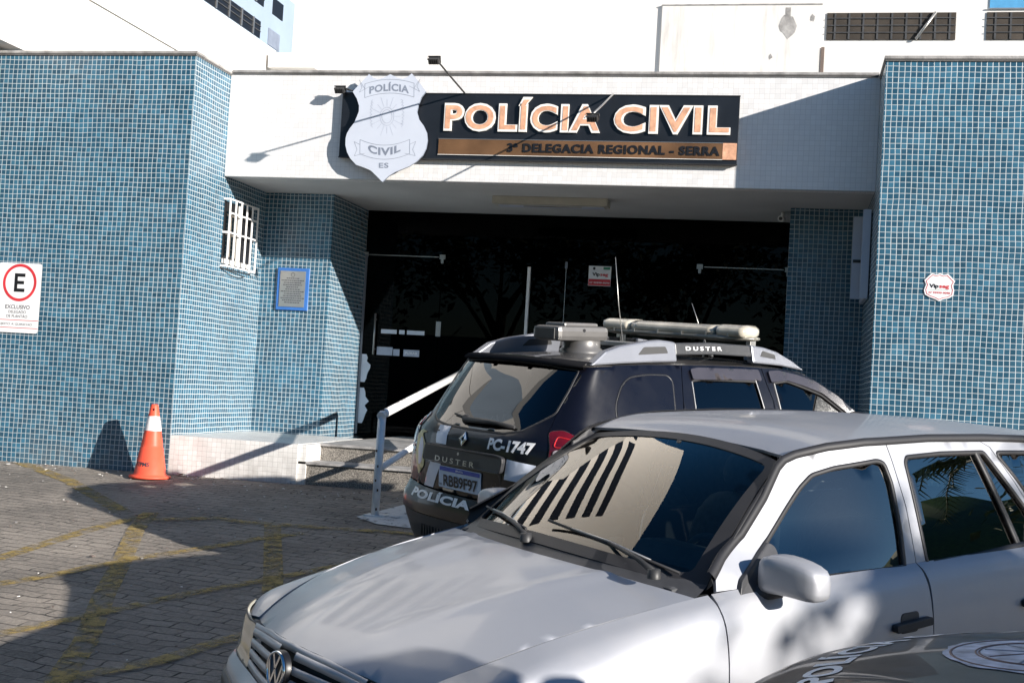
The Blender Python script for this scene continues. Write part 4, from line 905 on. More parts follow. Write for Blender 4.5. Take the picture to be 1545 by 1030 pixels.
# ------------------------------------------------------------------ silver estate car
def estate():
    root = car_root('estate_car', (-.2282, 5.4552, -1.4984+CAMH, 3.9993, -.0536, -.0402), 'silver estate car parked in front with a yellowed headlight and black door handle', 'car')
    SD = Side([
     (1.86, [(.55,.26),(.60,.42),(.61,.54),(.61,.61),(.602,.672),(.512,.688)]),
     (1.75, [(.65,.22),(.72,.40),(.732,.56),(.728,.655),(.708,.720),(.564,.734)]),
     (1.62, [(.70,.20),(.775,.40),(.775,.57),(.765,.68),(.728,.752),(.608,.777)]),
     (1.42, [(.75,.20),(.815,.40),(.815,.60),(.79,.72),(.73,.79),(.648,.828)]),
     (1.15, [(.765,.20),(.822,.42),(.825,.64),(.80,.77),(.75,.84),(.683,.876)]),
     (.86, [(.77,.20),(.825,.42),(.832,.66),(.81,.81),(.77,.88),(.714,.914)]),
     (.70, [(.775,.20),(.825,.42),(.835,.66),(.815,.82),(.78,.895),(.742,.930)]),
     (-.25, [(.775,.20),(.828,.42),(.838,.66),(.82,.82),(.79,.90),(.757,.935)]),
     (-1.2, [(.775,.20),(.825,.42),(.832,.66),(.815,.83),(.785,.91),(.750,.945)]),
     (-1.7, [(.75,.22),(.795,.42),(.80,.66),(.79,.83),(.765,.91),(.735,.945)]),
     (-2.0, [(.66,.24),(.71,.42),(.72,.66),(.715,.83),(.70,.91),(.68,.945)])])
    def F2(x, z):
        h = z-.93; t = 0 if x > -1.2 else (x+1.2)**2*.16; sm = lambda a, b, q: (lambda w: w*w*(3-2*w))(min(1, max(0, (q-a)/(b-a)))); u = sm(-.25, .35, x)*(.02+.045*sm(.93, 1.07, z))
        return Vector((x, .757-.30*h-.12*h*h-t-u, z))
    b_ = lambda x, z: (x, SD.inv(x, z)); TOP = SD.top(); OUT = Vector((0, 1, 0)); UP = Vector((0, 0, 1)); FR = Vector((1, 0, .2))
    zg = lambda x: hermite([.75,.85,.95,1.05,1.15,1.25,1.35,1.45,1.55,1.65,1.75,1.85,1.95,2.05], [.926,.913,.900,.887,.874,.860,.841,.819,.796,.765,.728,.684,.63,.56], x)
    yg = lambda x: hermite([.75,.85,.95,1.05,1.15,1.25,1.35,1.45,1.55,1.65,1.75,1.85,1.95,2.05], [.727,.715,.703,.691,.681,.672,.657,.642,.624,.598,.564,.514,.42,.3], x)
    zc = lambda x: hermite([.75,1.0,1.25,1.55,1.80,1.92,1.98,2.03,2.06], [.985,.965,.930,.872,.805,.765,.738,.70,.66], x)
    def G(x, y):
        q = abs(y)/max(.3, yg(x)); cr = zc(x)-zg(x)
        z = zg(x)+cr*(1-min(q, 1.15)**2.3)
        z += .007*math.exp(-((abs(y)-(.20+.20*(2.0-x)))/.035)**2)*min(1, max(0, (2.0-x)*4))
        return Vector((x, y, z))
    for sg in (1, -1):
        # front wing
        A = arch(1.27, .29, .345, 0, 180)
        pl = [b_(.818, .20)]+[b_(.818, z) for z in (.42, .66, .8, .88)]+[(.818, TOP)]+[(x, TOP) for x in (1.0, 1.2, 1.4, 1.55, 1.68, 1.78, 1.855)]+[b_(1.858, .665), b_(1.82, .682), b_(1.745, .704), b_(1.70, .69), b_(1.665, .58), b_(1.645, .545)]
        pl += [b_(1.61, .53)]+[b_(min(x, 1.60), max(z, .21)) for x, z in A if z > .24]+[b_(.93, .20)]
        pb = PB(); pb.patch(SD.at, offs(pl, .0022), SILVER, sp=.035, out=OUT, sgn=sg)
        pb.build('front_wing', root, rim=.014)
        # doors
        def door(name, low, up, holes, label=None):
            pb = PB(); pb.patch(SD.at, low, SILVER, sp=.045, out=OUT, sgn=sg); pb.patch(F2, up, SILVER, holes=holes, sp=.04, out=OUT, sgn=sg)
            return pb.build(name, root, rim=.014)
        fw = rnd([(.67,.945),(.458,1.061),(.231,1.230),(.160,1.272),(.042,1.295),(-.184,1.316),(-.222,1.305),(-.236,1.233),(-.224,1.06),(-.203,.922),(.2,.918)], .02)
        zb = .9352
        low = [b_(.814, .22)]+[b_(.814, z) for z in (.42, .66, .8, .885)]+[b_(.806, .926)]+[(x, TOP) for x in (.78, .70, .4, .1, -.1, -.272)]+[b_(-.282, .88), b_(-.287, .8), b_(-.292, .66), b_(-.292, .42), b_(-.290, .22)]
        up = [(.795, .9312), (.782, .965), (.70, 1.015), (.575, 1.080), (.418, 1.200), (.310, 1.296), (.27, 1.318), (.21, 1.333), (.06, 1.356), (-.10, 1.370), (-.263, 1.372), (-.272, 1.31), (-.287, 1.142), (-.276, .948), (-.274, .9353), (-.1, .935), (.1, .9345), (.4, .933), (.70, .930)]
        fd = door('front_door', low, up, [fw])
        rw = rnd([(-.345,.925),(-.353,1.30),(-.37,1.322),(-.6,1.328),(-.90,1.322),(-1.10,1.083),(-1.155,.955),(-.9,.935)], .018)
        low = [b_(-.294, .22)]+[b_(-.297, z) for z in (.42, .66, .8, .88)]+[(-.278, TOP), (-.6, TOP), (-.9, TOP), (-1.18, TOP), b_(-1.19, .80)]+[b_(-1.2+.345*math.cos(R(a))+.0, .29+.345*math.sin(R(a))) for a in (86, 70, 55, 40, 25, 10)]+[b_(-.862, .22)]
        up = [(-.278, .9355), (-.280, .948), (-.292, 1.142), (-.277, 1.31), (-.268, 1.372), (-.55, 1.374), (-.90, 1.364), (-.955, 1.34), (-1.06, 1.2), (-1.17, 1.03), (-1.2, .9465), (-.9, .943), (-.6, .939)]
        rd = door('rear_door', low, up, [rw])
        # rear quarter
        qw = rnd([(-.985,1.318),(-1.10,1.19),(-1.24,.985),(-1.60,.99),(-1.80,1.02),(-1.62,1.27),(-1.50,1.300)], .03)
        pb = PB(); pl = [(-1.205, TOP), (-1.6, TOP), (-1.93, TOP)]+[b_(-1.93, z) for z in (.8, .62)]+[b_(-1.8, .50), b_(-1.6, .40)]+[b_(-1.2+.345*math.cos(R(a)), .29+.345*math.sin(R(a))) for a in (166, 150, 135, 120, 105, 90)]+[b_(-1.196, .80)]
        pb.patch(SD.at, pl, SILVER, sp=.05, out=OUT, sgn=sg)
        pb.patch(F2, [(-1.205, .947), (-1.175, 1.03), (-1.065, 1.2), (-.96, 1.341), (-.905, 1.364), (-1.1, 1.358), (-1.5, 1.335), (-1.68, 1.315), (-1.80, 1.15), (-1.93, .947), (-1.6, .9465)], SILVER, holes=[qw], sp=.04, out=OUT, sgn=sg)
        pb.build('rear_wing', root, rim=.014)
        # glass, seals
        for nm, ol, nseal in (('door_window', fw, 1), ('door_window', rw, 1), ('quarter_window', qw, 1)):
            gp = PB(); gp.patch(F2, offs(ol, -.004), SIDEGLASS, sp=.06, out=OUT, off=-.010, sgn=sg); go_ = gp.build(nm, root, rim=0)
            se = MB(); S_ = F2 if sg > 0 else mirror(F2); ribbon(se, S_, ol, .017, .004, RUBBER, True, out=Vector((0, sg, 0)))
            if ol is rw: ribbon(se, S_, [(-.845, 1.325), (-.985, .945)], .030, .004, RUBBER, out=Vector((0, sg, 0)))
            if ol is not qw: ribbon(se, S_, [(ol[0][0]-.02, .922), (.0 if ol is fw else -.6, .920), (-.21 if ol is fw else -1.14, .918 if ol is fw else .948)], .030, .006, RUBBER, out=Vector((0, sg, 0)))
            PM(se.build('window_seal', recalc=False), go_)
        # roof drip strip
        se = MB(); S_ = F2 if sg > 0 else mirror(F2)
        ribbon(se, S_, [(.795, .978), (.71, 1.028), (.582, 1.092), (.43, 1.206), (.322, 1.305), (.28, 1.330), (.217, 1.347), (.054, 1.371), (-.139, 1.385), (-.54, 1.389), (-.92, 1.380), (-1.3, 1.362), (-1.7, 1.332)], .030, .007, RUBBER, out=Vector((0, sg, .4)))
        PM(se.build('roof_strip', recalc=False), root)
        # handles
        for hx, dr in ((-.145, fd), (-1.0, rd)):
            h_ = MB(); 
            def hp(x, z, d): p = SD.at(x, SD.inv(x, z)); return Vector((p.x, (p.y+d)*sg, p.z))
            h_.prism(rnd([(hx-.11, .752), (hx-.11, .722), (hx+.112, .714), (hx+.112, .744)], .012), lambda u, v, d: hp(u, v, d), .004, .030, RUBBER)
            h_.prism(rnd([(hx-.06, .775), (hx-.05, .700), (hx+.06, .700), (hx+.05, .775)], .02), lambda u, v, d: hp(u, v, d), -.004, .003, PLASTIC)
            PM(h_.build('door_handle', bevel=.004), dr)
        # rubbing strip on the doors
        se = MB(); S2 = (lambda x, z: (lambda p: Vector((p.x, p.y*sg, p.z)))(SD.at(x, SD.inv(x, z)))); ribbon(se, S2, [(.78, .50), (-.26, .50)], .045, .012, RUBBER, out=Vector((0, sg, 0))); PM(se.build('rubbing_strip', recalc=False), fd)
        se = MB(); ribbon(se, S2, [(-.32, .50), (-.85, .50)], .045, .012, RUBBER, out=Vector((0, sg, 0))); PM(se.build('rubbing_strip', recalc=False), rd)
        # mirror
        mo = empty('door_mirror'); mo.parent = root
        b = MB(); tri = rnd([(.685, .955), (.712, .895), (.66, .863), (.55, .868), (.46, .935), (.445, 1.045), (.475, 1.06)], .02)
        b.prism(tri, lambda u, v, d: (lambda p: Vector((p.x, (p.y+d)*sg, p.z)))(F2(u, v)), .002, .020, PLASTIC)
        b.tube([(.60, .745*sg, .905), (.58, .775*sg, .915), (.56, .81*sg, .93)], [.035, .026, .03], PLASTIC, 12); PM(b.build('mirror_foot', bevel=.003), mo)
        bm = bmesh.new(); bmesh.ops.create_cube(bm, size=1)
        bmesh.ops.subdivide_edges(bm, edges=bm.edges, cuts=5, use_grid_fill=True)
        V = []
        for v in bm.verts:
            p = v.co*2; k = 4.6; n_ = (abs(p.x)**k+abs(p.y)**k+abs(p.z)**k)**(1/k); q = p/n_
            y_ = q.y; sx = .060*(1-.12*y_) ; z_ = q.z*(.064-.006*y_)
            V.append(Vector((.55+q.x*sx+(-.02*y_), (.862+y_*.112)*sg, .968+z_+.012*(1-y_*y_)-.008*y_)))
        b = MB(); fcs = [[v.index for v in f.verts] for f in bm.faces]; b.add(V, fcs, SILVER, True); bm.free(); sh_ = b.build('mirror_shell'); PM(sh_, mo)
        b = MB(); b.prism([(.77*sg, .925), (.95*sg, .935), (.955*sg, 1.00), (.92*sg, 1.015), (.78*sg, 1.015)], lambda u, v, d: Vector((d, u, v)), .492, .500, CHROME); PM(b.build('mirror_glass'), mo)
        # wheels, wheel housings
        wheel(root, 1.27, .70, .295, .185, ALU, sg); wheel(root, -1.20, .70, .295, .185, ALU, sg)
        for wx in (1.27, -1.20):
            b = MB(); b.lathe([(.352, .45), (.352, .785)], lambda u, v, h: Vector((wx+u, h*sg, .29+v)), LAMPBLACK, 20, 0, math.pi); b.lathe([(.352, .45), (.01, .45)], lambda u, v, h: Vector((wx+u, h*sg, .29+v)), LAMPBLACK, 20, 0, math.pi); PM(b.build('wheel_housing', recalc=False), root)
    # bonnet
    xr = lambda y: 1.045-.185*(abs(y)/.72)**2.0
    xf = lambda y: 1.985-.135*(abs(y)/.515)**1.7
    rear = [(xr(y), y) for y in [(-.708+.0885*k) for k in range(17)]]
    side = lambda s: [(x, s*(yg(x)-.003)) for x in (.87, .95, 1.05, 1.15, 1.25, 1.35, 1.45, 1.55, 1.65, 1.75, 1.82)]
    frt = [(xf(y), y) for y in [(-.515+.103*k) for k in range(11)]]
    pl = [p for p in rear if abs(p[1]) < .70]+side(1)[0:]+frt[::-1]+side(-1)[::-1]
    pb = PB(); pb.patch(G, pl, SILVER, sp=.035, out=UP); pb.build('bonnet', root, rim=.016)
    # windscreen and its black surround
    def W(t, y):
        k = abs(y)
        bx, bz = 1.00-.20*(k/.70)**2.2, .985-.058*(k/.7)**2
        hx, hz = .205+.075*(k/.56)**2.2, 1.352-.030*(k/.56)**2
        yb, yt = y*.690/.7, y*.525/.7
        P = Vector((lerp(bx, .205+.062*(k/.7)**2.2, t), lerp(yb, yt, t), lerp(bz, 1.364-.047*(k/.7)**2, t)))
        n_ = Vector((.42, 0, .9)); return P+n_*(.028*4*t*(1-t))
    W2 = lambda a, y: W(a/.85, y)   # a 0..0.85 along the slope
    WO = Vector((.5, 0, .8))
    pb = PB(); pb.patch(W2, [(.0, -.70), (.85, -.70), (.85, .70), (.0, .70)], RUBBER, holes=[rnd([(.05, -.640), (.79, -.650), (.79, .650), (.05, .640)], .05)], sp=.045, out=WO); fr = pb.build('windscreen_surround', root, rim=.01)
    pb = PB(); pb.patch(W2, rnd([(.045, -.645), (.795, -.655), (.795, .655), (.045, .645)], .05), SCREEN, sp=.06, out=WO, off=-.003); pb.build('windscreen', root, rim=0)
    # strip between windscreen edge and pillar
    for sg in (1, -1):
        m_ = MB(); n_ = 16; rows = []
        PX = [(.786,.940),(.782,.965),(.70,1.015),(.575,1.080),(.418,1.200),(.310,1.296),(.27,1.322)]
        for k in range(n_+1):
            t = k/n_; a = W(t, .70); u = t*(len(PX)-1); i = min(int(u), len(PX)-2); f_ = u-i
            q = F2(lerp(PX[i][0], PX[i+1][0], f_)+.01, lerp(PX[i][1], PX[i+1][1], f_)+.012)
            # nearest height match
            zz = a.z; 
            for j in range(len(PX)-1):
                if PX[j][1] <= zz <= PX[j+1][1]: f_ = (zz-PX[j][1])/(PX[j+1][1]-PX[j][1]); q = F2(lerp(PX[j][0], PX[j+1][0], f_)+.012, zz+.014)
            mid = (a+q)/2+Vector((.2, .7, .5)).normalized()*.012
            rows.append([a-Vector((0, 0, .005)), mid, q-Vector((0, .006, 0))])
        v = [Vector((p.x, p.y*sg, p.z)) for r_ in rows for p in r_]; m_.add(v, [(i*3+k, i*3+k+1, i*3+k+4, i*3+k+3) for i in range(n_) for k in range(2)], RUBBER, True)
        PM(m_.build('pillar_trim', recalc=False), root)
    # scuttle panel
    m_ = MB(); rows = []
    for k in range(21):
        y = -.70+1.4*k/20; a = G(xr(y)+.012, y)-Vector((0, 0, .006)); c = W(0.03, y); rows.append([a-Vector((0, 0, .02)), a, (a*2+c)/3+Vector((0, 0, -.012)), (a+2*c)/3+Vector((0, 0, -.008)), c])
    m_.add([p for r_ in rows for p in r_], [(i*5+k, i*5+k+1, i*5+k+6, i*5+k+5) for i in range(20) for k in range(4)], PLASTIC, True)
    PM(m_.build('scuttle', recalc=False), root)
    # wipers
    for (p0, t1, t2) in (((1.015, .30), (.12, -.02), (.03, .62)), ((.985, -.28), (.12, -.62), (.04, -.08))):
        y0 = p0[1]
        w_ = empty('wiper'); w_.parent = root
        A = Vector((p0[0]-.02, y0 if y0 > 0 else -.28, .995)); 
        e0 = W(*t1)+Vector((.01, 0, .018)); e1 = W(*t2)+Vector((.01, 0, .018)); md = (e0+e1)/2+Vector((.012, 0, .012))
        if y0 > 0: A = Vector((.955, .60, .985))
        else: A = Vector((1.0, -.05, 1.0))
        b = MB(); b.tube([A, A+(md-A)*.35+Vector((.004, 0, .012)), md], [.012, .009, .006], LAMPBLACK, 8); b.lathe([(.001, .012), (.022, .01), (.024, -.02)], lambda u, v, h: A+Vector((u, v, h)), LAMPBLACK, 14); PM(b.build('wiper_arm'), w_)
        b = MB(); b.tube([e0, md-Vector((0, 0, .006)), e1], .0055, RUBBER, 6); b.tube([lerp(e0, e1, .2)+Vector((.004, 0, .006)), md+Vector((0, 0, .004)), lerp(e0, e1, .8)+Vector((.004, 0, .006))], .004, STEEL, 6); PM(b.build('wiper_blade'), w_)
    # roof
    zr = lambda x: hermite([-2.0, -1.7, -1.3, -.92, -.54, -.13, .08, .21, .30], [1.30, 1.336, 1.367, 1.386, 1.395, 1.392, 1.378, 1.352, 1.325], x)
    yr = lambda x: F2(x, zr(x)).y-.004
    RF = lambda x, y: Vector((x, y, zr(x)+.032*(1-(abs(y)/.6)**2.2)*(1 if x < -.1 else max(.0, 1-((x+.1)/.33)**2))))
    pl = [(x, yr(x)) for x in (.255, .1, -.2, -.6, -1.0, -1.4, -1.72)]+[(-1.80, .3), (-1.82, 0), (-1.80, -.3)]+[(x, -yr(x)) for x in (-1.72, -1.4, -1.0, -.6, -.2, .1, .255)]+[(.225, -.4), (.208, -.2), (.203, 0), (.208, .2), (.225, .4)]
    pb = PB(); pb.patch(RF, pl, SILVER, sp=.05, out=UP); pb.build('roof', root, rim=.012)
    # front cap with rounded corners
    xcf = lambda z: hermite([.18, .30, .42, .52, .545, .57, .62, .70, .76], [2.02, 2.075, 2.085, 2.07, 2.045, 2.03, 2.022, 2.0, 1.965], z)
    ac, LL = .59, .19
    def FC(y, z):
        s_ = 1 if y >= 0 else -1; k = abs(y)
        XR_ = lambda yy: xcf(z)-.064*(math.sqrt(1+(yy/.2)**2)-1)
        if k <= ac: return Vector((XR_(k), y, z))
        t = (k-ac)/LL; e = 1e-3; P0 = Vector((XR_(ac), ac, z)); T0 = Vector(((XR_(ac+e)-XR_(ac))/e, 1, 0)).normalized()
        bx = P0.x-.20; zz = min(z, SD.row(bx)[-1][1]-.001); pb_ = SD.at(bx, SD.inv(bx, zz)); P1 = Vector((bx, pb_.y, z)); T1 = Vector((-1, .12, 0)).normalized(); Lh = .27
        t = min(t, 1)
        h00, h10, h01, h11 = 2*t**3-3*t*t+1, t**3-2*t*t+t, -2*t**3+3*t*t, t**3-t*t
        q = P0*h00+T0*h10*Lh+P1*h01+T1*h11*Lh; return Vector((q.x, q.y*s_, z))
    pb = PB(); pb.patch(FC, [(-.78, .22), (.78, .22), (.78, .50), (.72, .535), (.56, .548), (.3, .558), (0, .562), (-.3, .558), (-.56, .548), (-.72, .535), (-.78, .50)], SILVER, sp=.04, out=FR, holes=[rnd([(-.42, .26), (.42, .26), (.42, .36), (-.42, .36)], .03)])
    bo = pb.build('front_bumper', root, rim=.03)
    b = MB(); ribbon(b, FC, [(-.80, .46), (.80, .46)], .06, .012, PLASTIC, sp=.05, out=FR); PM(b.build('bumper_strip', recalc=False), bo)
    b = MB(); b.box((1.9, -.44, .24), (1.95, .44, .40), LAMPBLACK); PM(b.build('lower_intake'), bo)
    # lamps
    for sg in (1, -1):
        S_ = lambda y, z: FC(y*sg, z)
        ol = [(.355, .558), (.39, .702), (.45, .697), (.515, .688), (.60, .695), (.66, .706), (.70, .712), (.712, .66), (.70, .60), (.66, .556), (.5, .552)]
        hl = empty('headlight'); hl.parent = root
        pb = PB(); pb.patch(S_, rnd(ol, .02), HEADLENS, sp=.025, out=FR, off=-.001); pb.build('headlight_lens', hl, rim=.012)
        b = MB(); ribbon(b, S_, rnd(ol, .02), .005, .0012, LAMPBLACK, True, sp=.02, out=FR); PM(b.build('headlight_seal', recalc=False), hl)
    # grille
    gp = PB(); gp.patch(FC, [(-.345, .560), (.345, .560), (.385, .698), (.2, .722), (0, .730), (-.2, .722), (-.385, .698)], LAMPBLACK, sp=.04, out=FR, off=-.03); go_ = gp.build('grille', root, rim=0)
    b = MB()
    for k in range(4):
        z = .578+k*.034; yw = .352+.008*k
        for sg in (-1, 1): ribbon(b, FC, [(sg*yy_, z+.026*(k/3)*(1-(yy_/.37)**2)) for yy_ in (.052, .12, .20, .28, yw)], .0245, .006, SILVER, sp=.03, out=FR)
    ribbon(b, FC, [(-.385, .696), (-.2, .7185), (0, .7265), (.2, .7185), (.385, .696)], .020, .004, SILVER, sp=.03, out=FR)
    ribbon(b, FC, [(-.385, .6835), (-.2, .706), (0, .714), (.2, .706), (.385, .6835)], .006, .003, LAMPBLACK, sp=.03, out=FR)
    PM(b.build('grille_slats', recalc=False), go_)
    # badge
    bc = Vector((2.035, 0, .655)); tl = Matrix.Rotation(R(-8), 3, 'Y'); bf = lambda u, v, d: bc+tl @ Vector((d, u, v))
    b = MB(); b.lathe([(.001, .004), (.060, .004), (.063, 0), (.063, -.02)], lambda u, v, h: bf(u, v, h), LETTERBLACK, 40); b.lathe([(.0515, .004), (.0525, .010), (.0585, .010), (.0605, .003)], lambda u, v, h: bf(u, v, h), CHROME, 40)
    def stroke(p, q, w=.0095):
        a, c = Vector(p), Vector(q); t = (c-a).normalized(); n_ = Vector((-t.y, t.x))*w/2
        b.prism([tuple(a+n_), tuple(a-n_), tuple(c-n_), tuple(c+n_)], bf, .003, .0085, CHROME)
    for p, q in (((-.021, .047), (-.001, .006)), ((.021, .047), (.001, .006)), ((-.046, .024), (-.022, -.046)), ((-.022, -.046), (0, .001)), ((0, .001), (.022, -.046)), ((.022, -.046), (.046, .024))): stroke(p, q)
    PM(b.build('maker_badge'), go_)
    # number plate, rear end, floor
    b = MB(); b.box((2.086, -.20, .37), (2.094, .20, .49), PLATEW); b.box((2.0945, -.198, .465), (2.0955, .198, .488), PLATEB); PM(b.build('number_plate', recalc=False), root)
    xrr = lambda z: hermite([.24, .45, .6, .62, .95, 1.15, 1.33], [-2.02, -2.07, -2.07, -2.02, -2.0, -1.93, -1.80], z)
    def RC(y, z):
        s_ = 1 if y >= 0 else -1; k = abs(y); X_ = lambda yy: xrr(z)+.06*(yy/.6)**3
        if k <= .58: return Vector((X_(k), y, z))
        t = min((k-.58)/.2, 1.2); P0 = Vector((X_(.58), .58, z)); bx = P0.x+.13
        y1 = F2(bx, z).y if z > .945 else SD.at(bx, SD.inv(bx, z)).y
        P1 = Vector((bx, y1, z)); T0 = Vector((.3, 1, 0)).normalized(); T1 = Vector((1, .15, 0)).normalized(); Lh = .16; t = min(t, 1)
        q = P0*(2*t**3-3*t*t+1)+T0*(t**3-2*t*t+t)*Lh+P1*(-2*t**3+3*t*t)+T1*(t**3-t*t)*Lh; return Vector((q.x, q.y*s_, z))
    BK = Vector((-1, 0, .1)); rgw = rnd([(-.52, .99), (.52, .99), (.47, 1.28), (-.47, 1.28)], .05)
    pb = PB(); pb.patch(RC, [(-.78, .61), (.78, .61), (.78, .95), (.78, 1.28), (.6, 1.325), (-.6, 1.325), (-.78, 1.28), (-.78, .95)], SILVER, holes=[rgw], sp=.05, out=BK); pb.build('tailgate', root, rim=.01)
    pb = PB(); pb.patch(RC, [(-.78, .25), (.78, .25), (.78, .60), (-.78, .60)], SILVER, sp=.06, out=BK); pb.build('rear_bumper', root, rim=.02)
    pb = PB(); pb.patch(RC, rgw, SIDEGLASS, sp=.08, out=BK, off=-.008); pb.build('rear_window', root, rim=0)
    for sg in (1, -1):
        pb = PB(); pb.patch(lambda y, z: RC(y*sg, z), rnd([(.52, .66), (.76, .66), (.76, .93), (.56, .93)], .03), REDLENS, sp=.05, out=BK, off=.006); pb.build('tail_light', root, rim=.012)
    b = MB(); b.box((-1.9, -.70, .17), (1.9, .70, .22), LAMPBLACK); b.box((.75, -.68, .22), (.80, .68, .9), INTERIOR); PM(b.build('floor_pan'), root)
    b = MB(); b.prism([(.90, .93), (.62, .925), (.42, .89), (.40, .70), (.55, .60), (.84, .60)], lambda u, v, d: Vector((u, d, v)), -.63, .63, INTERIOR)
    b.prism([(.66, .94), (.60, 1.0), (.44, .985), (.42, .90)], lambda u, v, d: Vector((u, d, v)), .14, .56, INTERIOR); PM(b.build('dashboard', bevel=.02), root)
    seat(root, -.12, .36); seat(root, -.12, -.36); seat(root, -.95, 0, 1.25)
    steering(root, .36, .36, .86)
    b = MB(); b.prism(rnd([(-.12, 1.235), (.12, 1.235), (.115, 1.295), (-.115, 1.295)], .02), lambda u, v, d: Vector((.30+d, u, v)), -.02, .0, LAMPBLACK); b.tube([(.30, 0, 1.29), (.27, 0, 1.34)], .01, LAMPBLACK, 8); PM(b.build('rear_view_mirror'), root)
    return root
estate()
# ------------------------------------------------------------------ black police SUVs
def suv(name, pose, label, scale=1., hood_art=False):
    root = car_root(name, pose, label, 'police car', scale)
    SD = Side([
     (2.0, [(.50,.34),(.58,.50),(.58,.66),(.55,.78),(.52,.85),(.48,.90)]),
     (1.85, [(.66,.32),(.76,.50),(.76,.68),(.72,.82),(.66,.90),(.57,.95)]),
     (1.65, [(.78,.30),(.88,.50),(.87,.70),(.82,.86),(.75,.94),(.66,.985)]),
     (1.33, [(.80,.28),(.915,.50),(.91,.70),(.88,.88),(.81,.97),(.72,1.02)]),
     (1.0, [(.80,.25),(.87,.50),(.89,.72),(.87,.92),(.83,1.02),(.775,1.08)]),
     (.85, [(.80,.25),(.865,.50),(.885,.72),(.875,.92),(.845,1.04),(.805,1.10)]),
     (-.85, [(.80,.25),(.865,.50),(.885,.72),(.88,.92),(.85,1.05),(.812,1.115)]),
     (-1.34, [(.80,.28),(.915,.50),(.915,.70),(.895,.90),(.85,1.04),(.805,1.12)]),
     (-1.7, [(.78,.30),(.90,.50),(.90,.70),(.885,.90),(.845,1.04),(.79,1.12)]),
     (-1.95, [(.74,.32),(.85,.50),(.86,.70),(.84,.90),(.80,1.04),(.74,1.12)])])
    def F2(x, z):
        h = z-1.1; t = 0 if x > -1.3 else (x+1.3)**2*.20; u = .03*max(0, (x-.2)/.8)**2
        return Vector((x, .815-.36*h-.15*h*h-t-u, z))
    b_ = lambda x, z: (x, SD.inv(x, z)); TOP = SD.top(); OUT = Vector((0, 1, 0)); UP = Vector((0, 0, 1)); BK = Vector((-1, 0, .2)); FR = Vector((1, 0, .2))
    # rear cap
    def Xc(z): return hermite([.26,.36,.48,.60,.635,.66,.80,.95,1.05,1.10,1.16,1.30,1.50,1.56], [-2.10,-2.15,-2.17,-2.165,-2.15,-2.142,-2.148,-2.135,-2.115,-2.075,-2.02,-1.92,-1.765,-1.70], z)
    ac, LL = .60, .22
    def RC(y, z):
        s_ = 1 if y >= 0 else -1; k = abs(y); cc = lerp(.15, .23, min(1, max(0, (z-.58)/.1))); 
        X_ = lambda yy: Xc(z)+cc*(yy/.8)**3.6
        if k <= ac: return Vector((X_(k), y, z))
        t = min((k-ac)/LL, 1.0); e = 1e-3; P0 = Vector((X_(ac), ac, z)); T0 = Vector(((X_(ac+e)-X_(ac))/e, 1, 0)).normalized(); bx = P0.x+.20
        y1 = F2(bx, z).y if z > 1.118 else SD.at(bx, SD.inv(bx, z)).y
        P1 = Vector((bx, y1, z)); T1 = Vector((1, .14, 0)).normalized(); Lh = math.hypot(.2, y1-ac)*1.25
        q = P0*(2*t**3-3*t*t+1)+T0*(t**3-2*t*t+t)*Lh+P1*(-2*t**3+3*t*t)+T1*(t**3-t*t)*Lh; return Vector((q.x, q.y*s_, z))
    bx_ = lambda z: Xc(z)+lerp(.15, .23, min(1, max(0, (z-.58)/.1)))*(ac/.8)**3.6+.20
    hg = [(.585, 1.520), (.583, 1.36), (.585, 1.22), (.600, 1.13), (.640, 1.05), (.640, .965), (.632, .88), (.605, .74), (.590, .680)]
    gl = [(.56, 1.500), (.30, 1.518), (0, 1.523), (-.30, 1.518), (-.56, 1.500), (-.575, 1.38), (-.575, 1.235), (-.52, 1.19), (-.42, 1.118), (-.30, 1.094), (0, 1.088), (.30, 1.094), (.42, 1.106), (.52, 1.13), (.575, 1.20), (.58, 1.38)]
    pl = [(y, z) for y, z in hg]+[(0, .668)]+[(-y, z) for y, z in hg[::-1]]+[(-.3, 1.535), (0, 1.540), (.3, 1.535)]
    pb = PB(); pb.patch(RC, offs(pl, .003), BLACKP, holes=[rnd(gl, .02)], sp=.04, out=BK); tg = pb.build('tailgate', root, rim=.016)
    pb = PB(); pb.patch(RC, rnd(gl, .02), DARKGLASS, sp=.05, out=BK, off=.001); gw_ = pb.build('rear_window', root, rim=.004)
    b = MB(); ribbon(b, RC, rnd(gl, .02), .012, .002, RUBBER, True, out=BK); PM(b.build('window_seal', recalc=False), gw_)
    # spoiler lip
    b = MB(); rows = []
    for k in range(25):
        y = -.60+1.2*k/24; p = RC(y, 1.535-.012*(y/.6)**2); s_ = 1-abs(y)/.6
        rows.append([p+Vector((.05, 0, .028)), p+Vector((-.015, 0, .022)), p+Vector((-.050, 0, .004)), p+Vector((-.045, 0, -.012)), p+Vector((.0, 0, -.010))])
    b.add([q for r_ in rows for q in r_], [(i*5+k, i*5+k+1, i*5+k+6, i*5+k+5) for i in range(24) for k in range(4)], BLACKROOF, True); PM(b.build('roof_spoiler', recalc=False), tg)
    # bumper
    pb = PB(); pb.patch(RC, [(-.82, .50), (.82, .50), (.82, .675), (.62, .672), (0, .661), (-.62, .672), (-.82, .675)], BLACKP, sp=.04, out=BK, off=.004); bo = pb.build('rear_bumper', root, rim=.02)
    pb = PB(); pb.patch(RC, [(-.78, .27), (.78, .27), (.82, .40), (.82, .492), (-.82, .492), (-.82, .40)], PLASTIC, sp=.05, out=BK, off=-.006); PM(pb.build('lower_bumper', root, rim=.03), bo)
    b = MB()
    for k in range(26): y = -.42+.84*k/25; b.box((RC(y, .40).x-.004, y, .355), (RC(y, .40).x+.012, y+.012, .43), LAMPBLACK)
    PM(b.build('bumper_vents', recalc=False), bo)
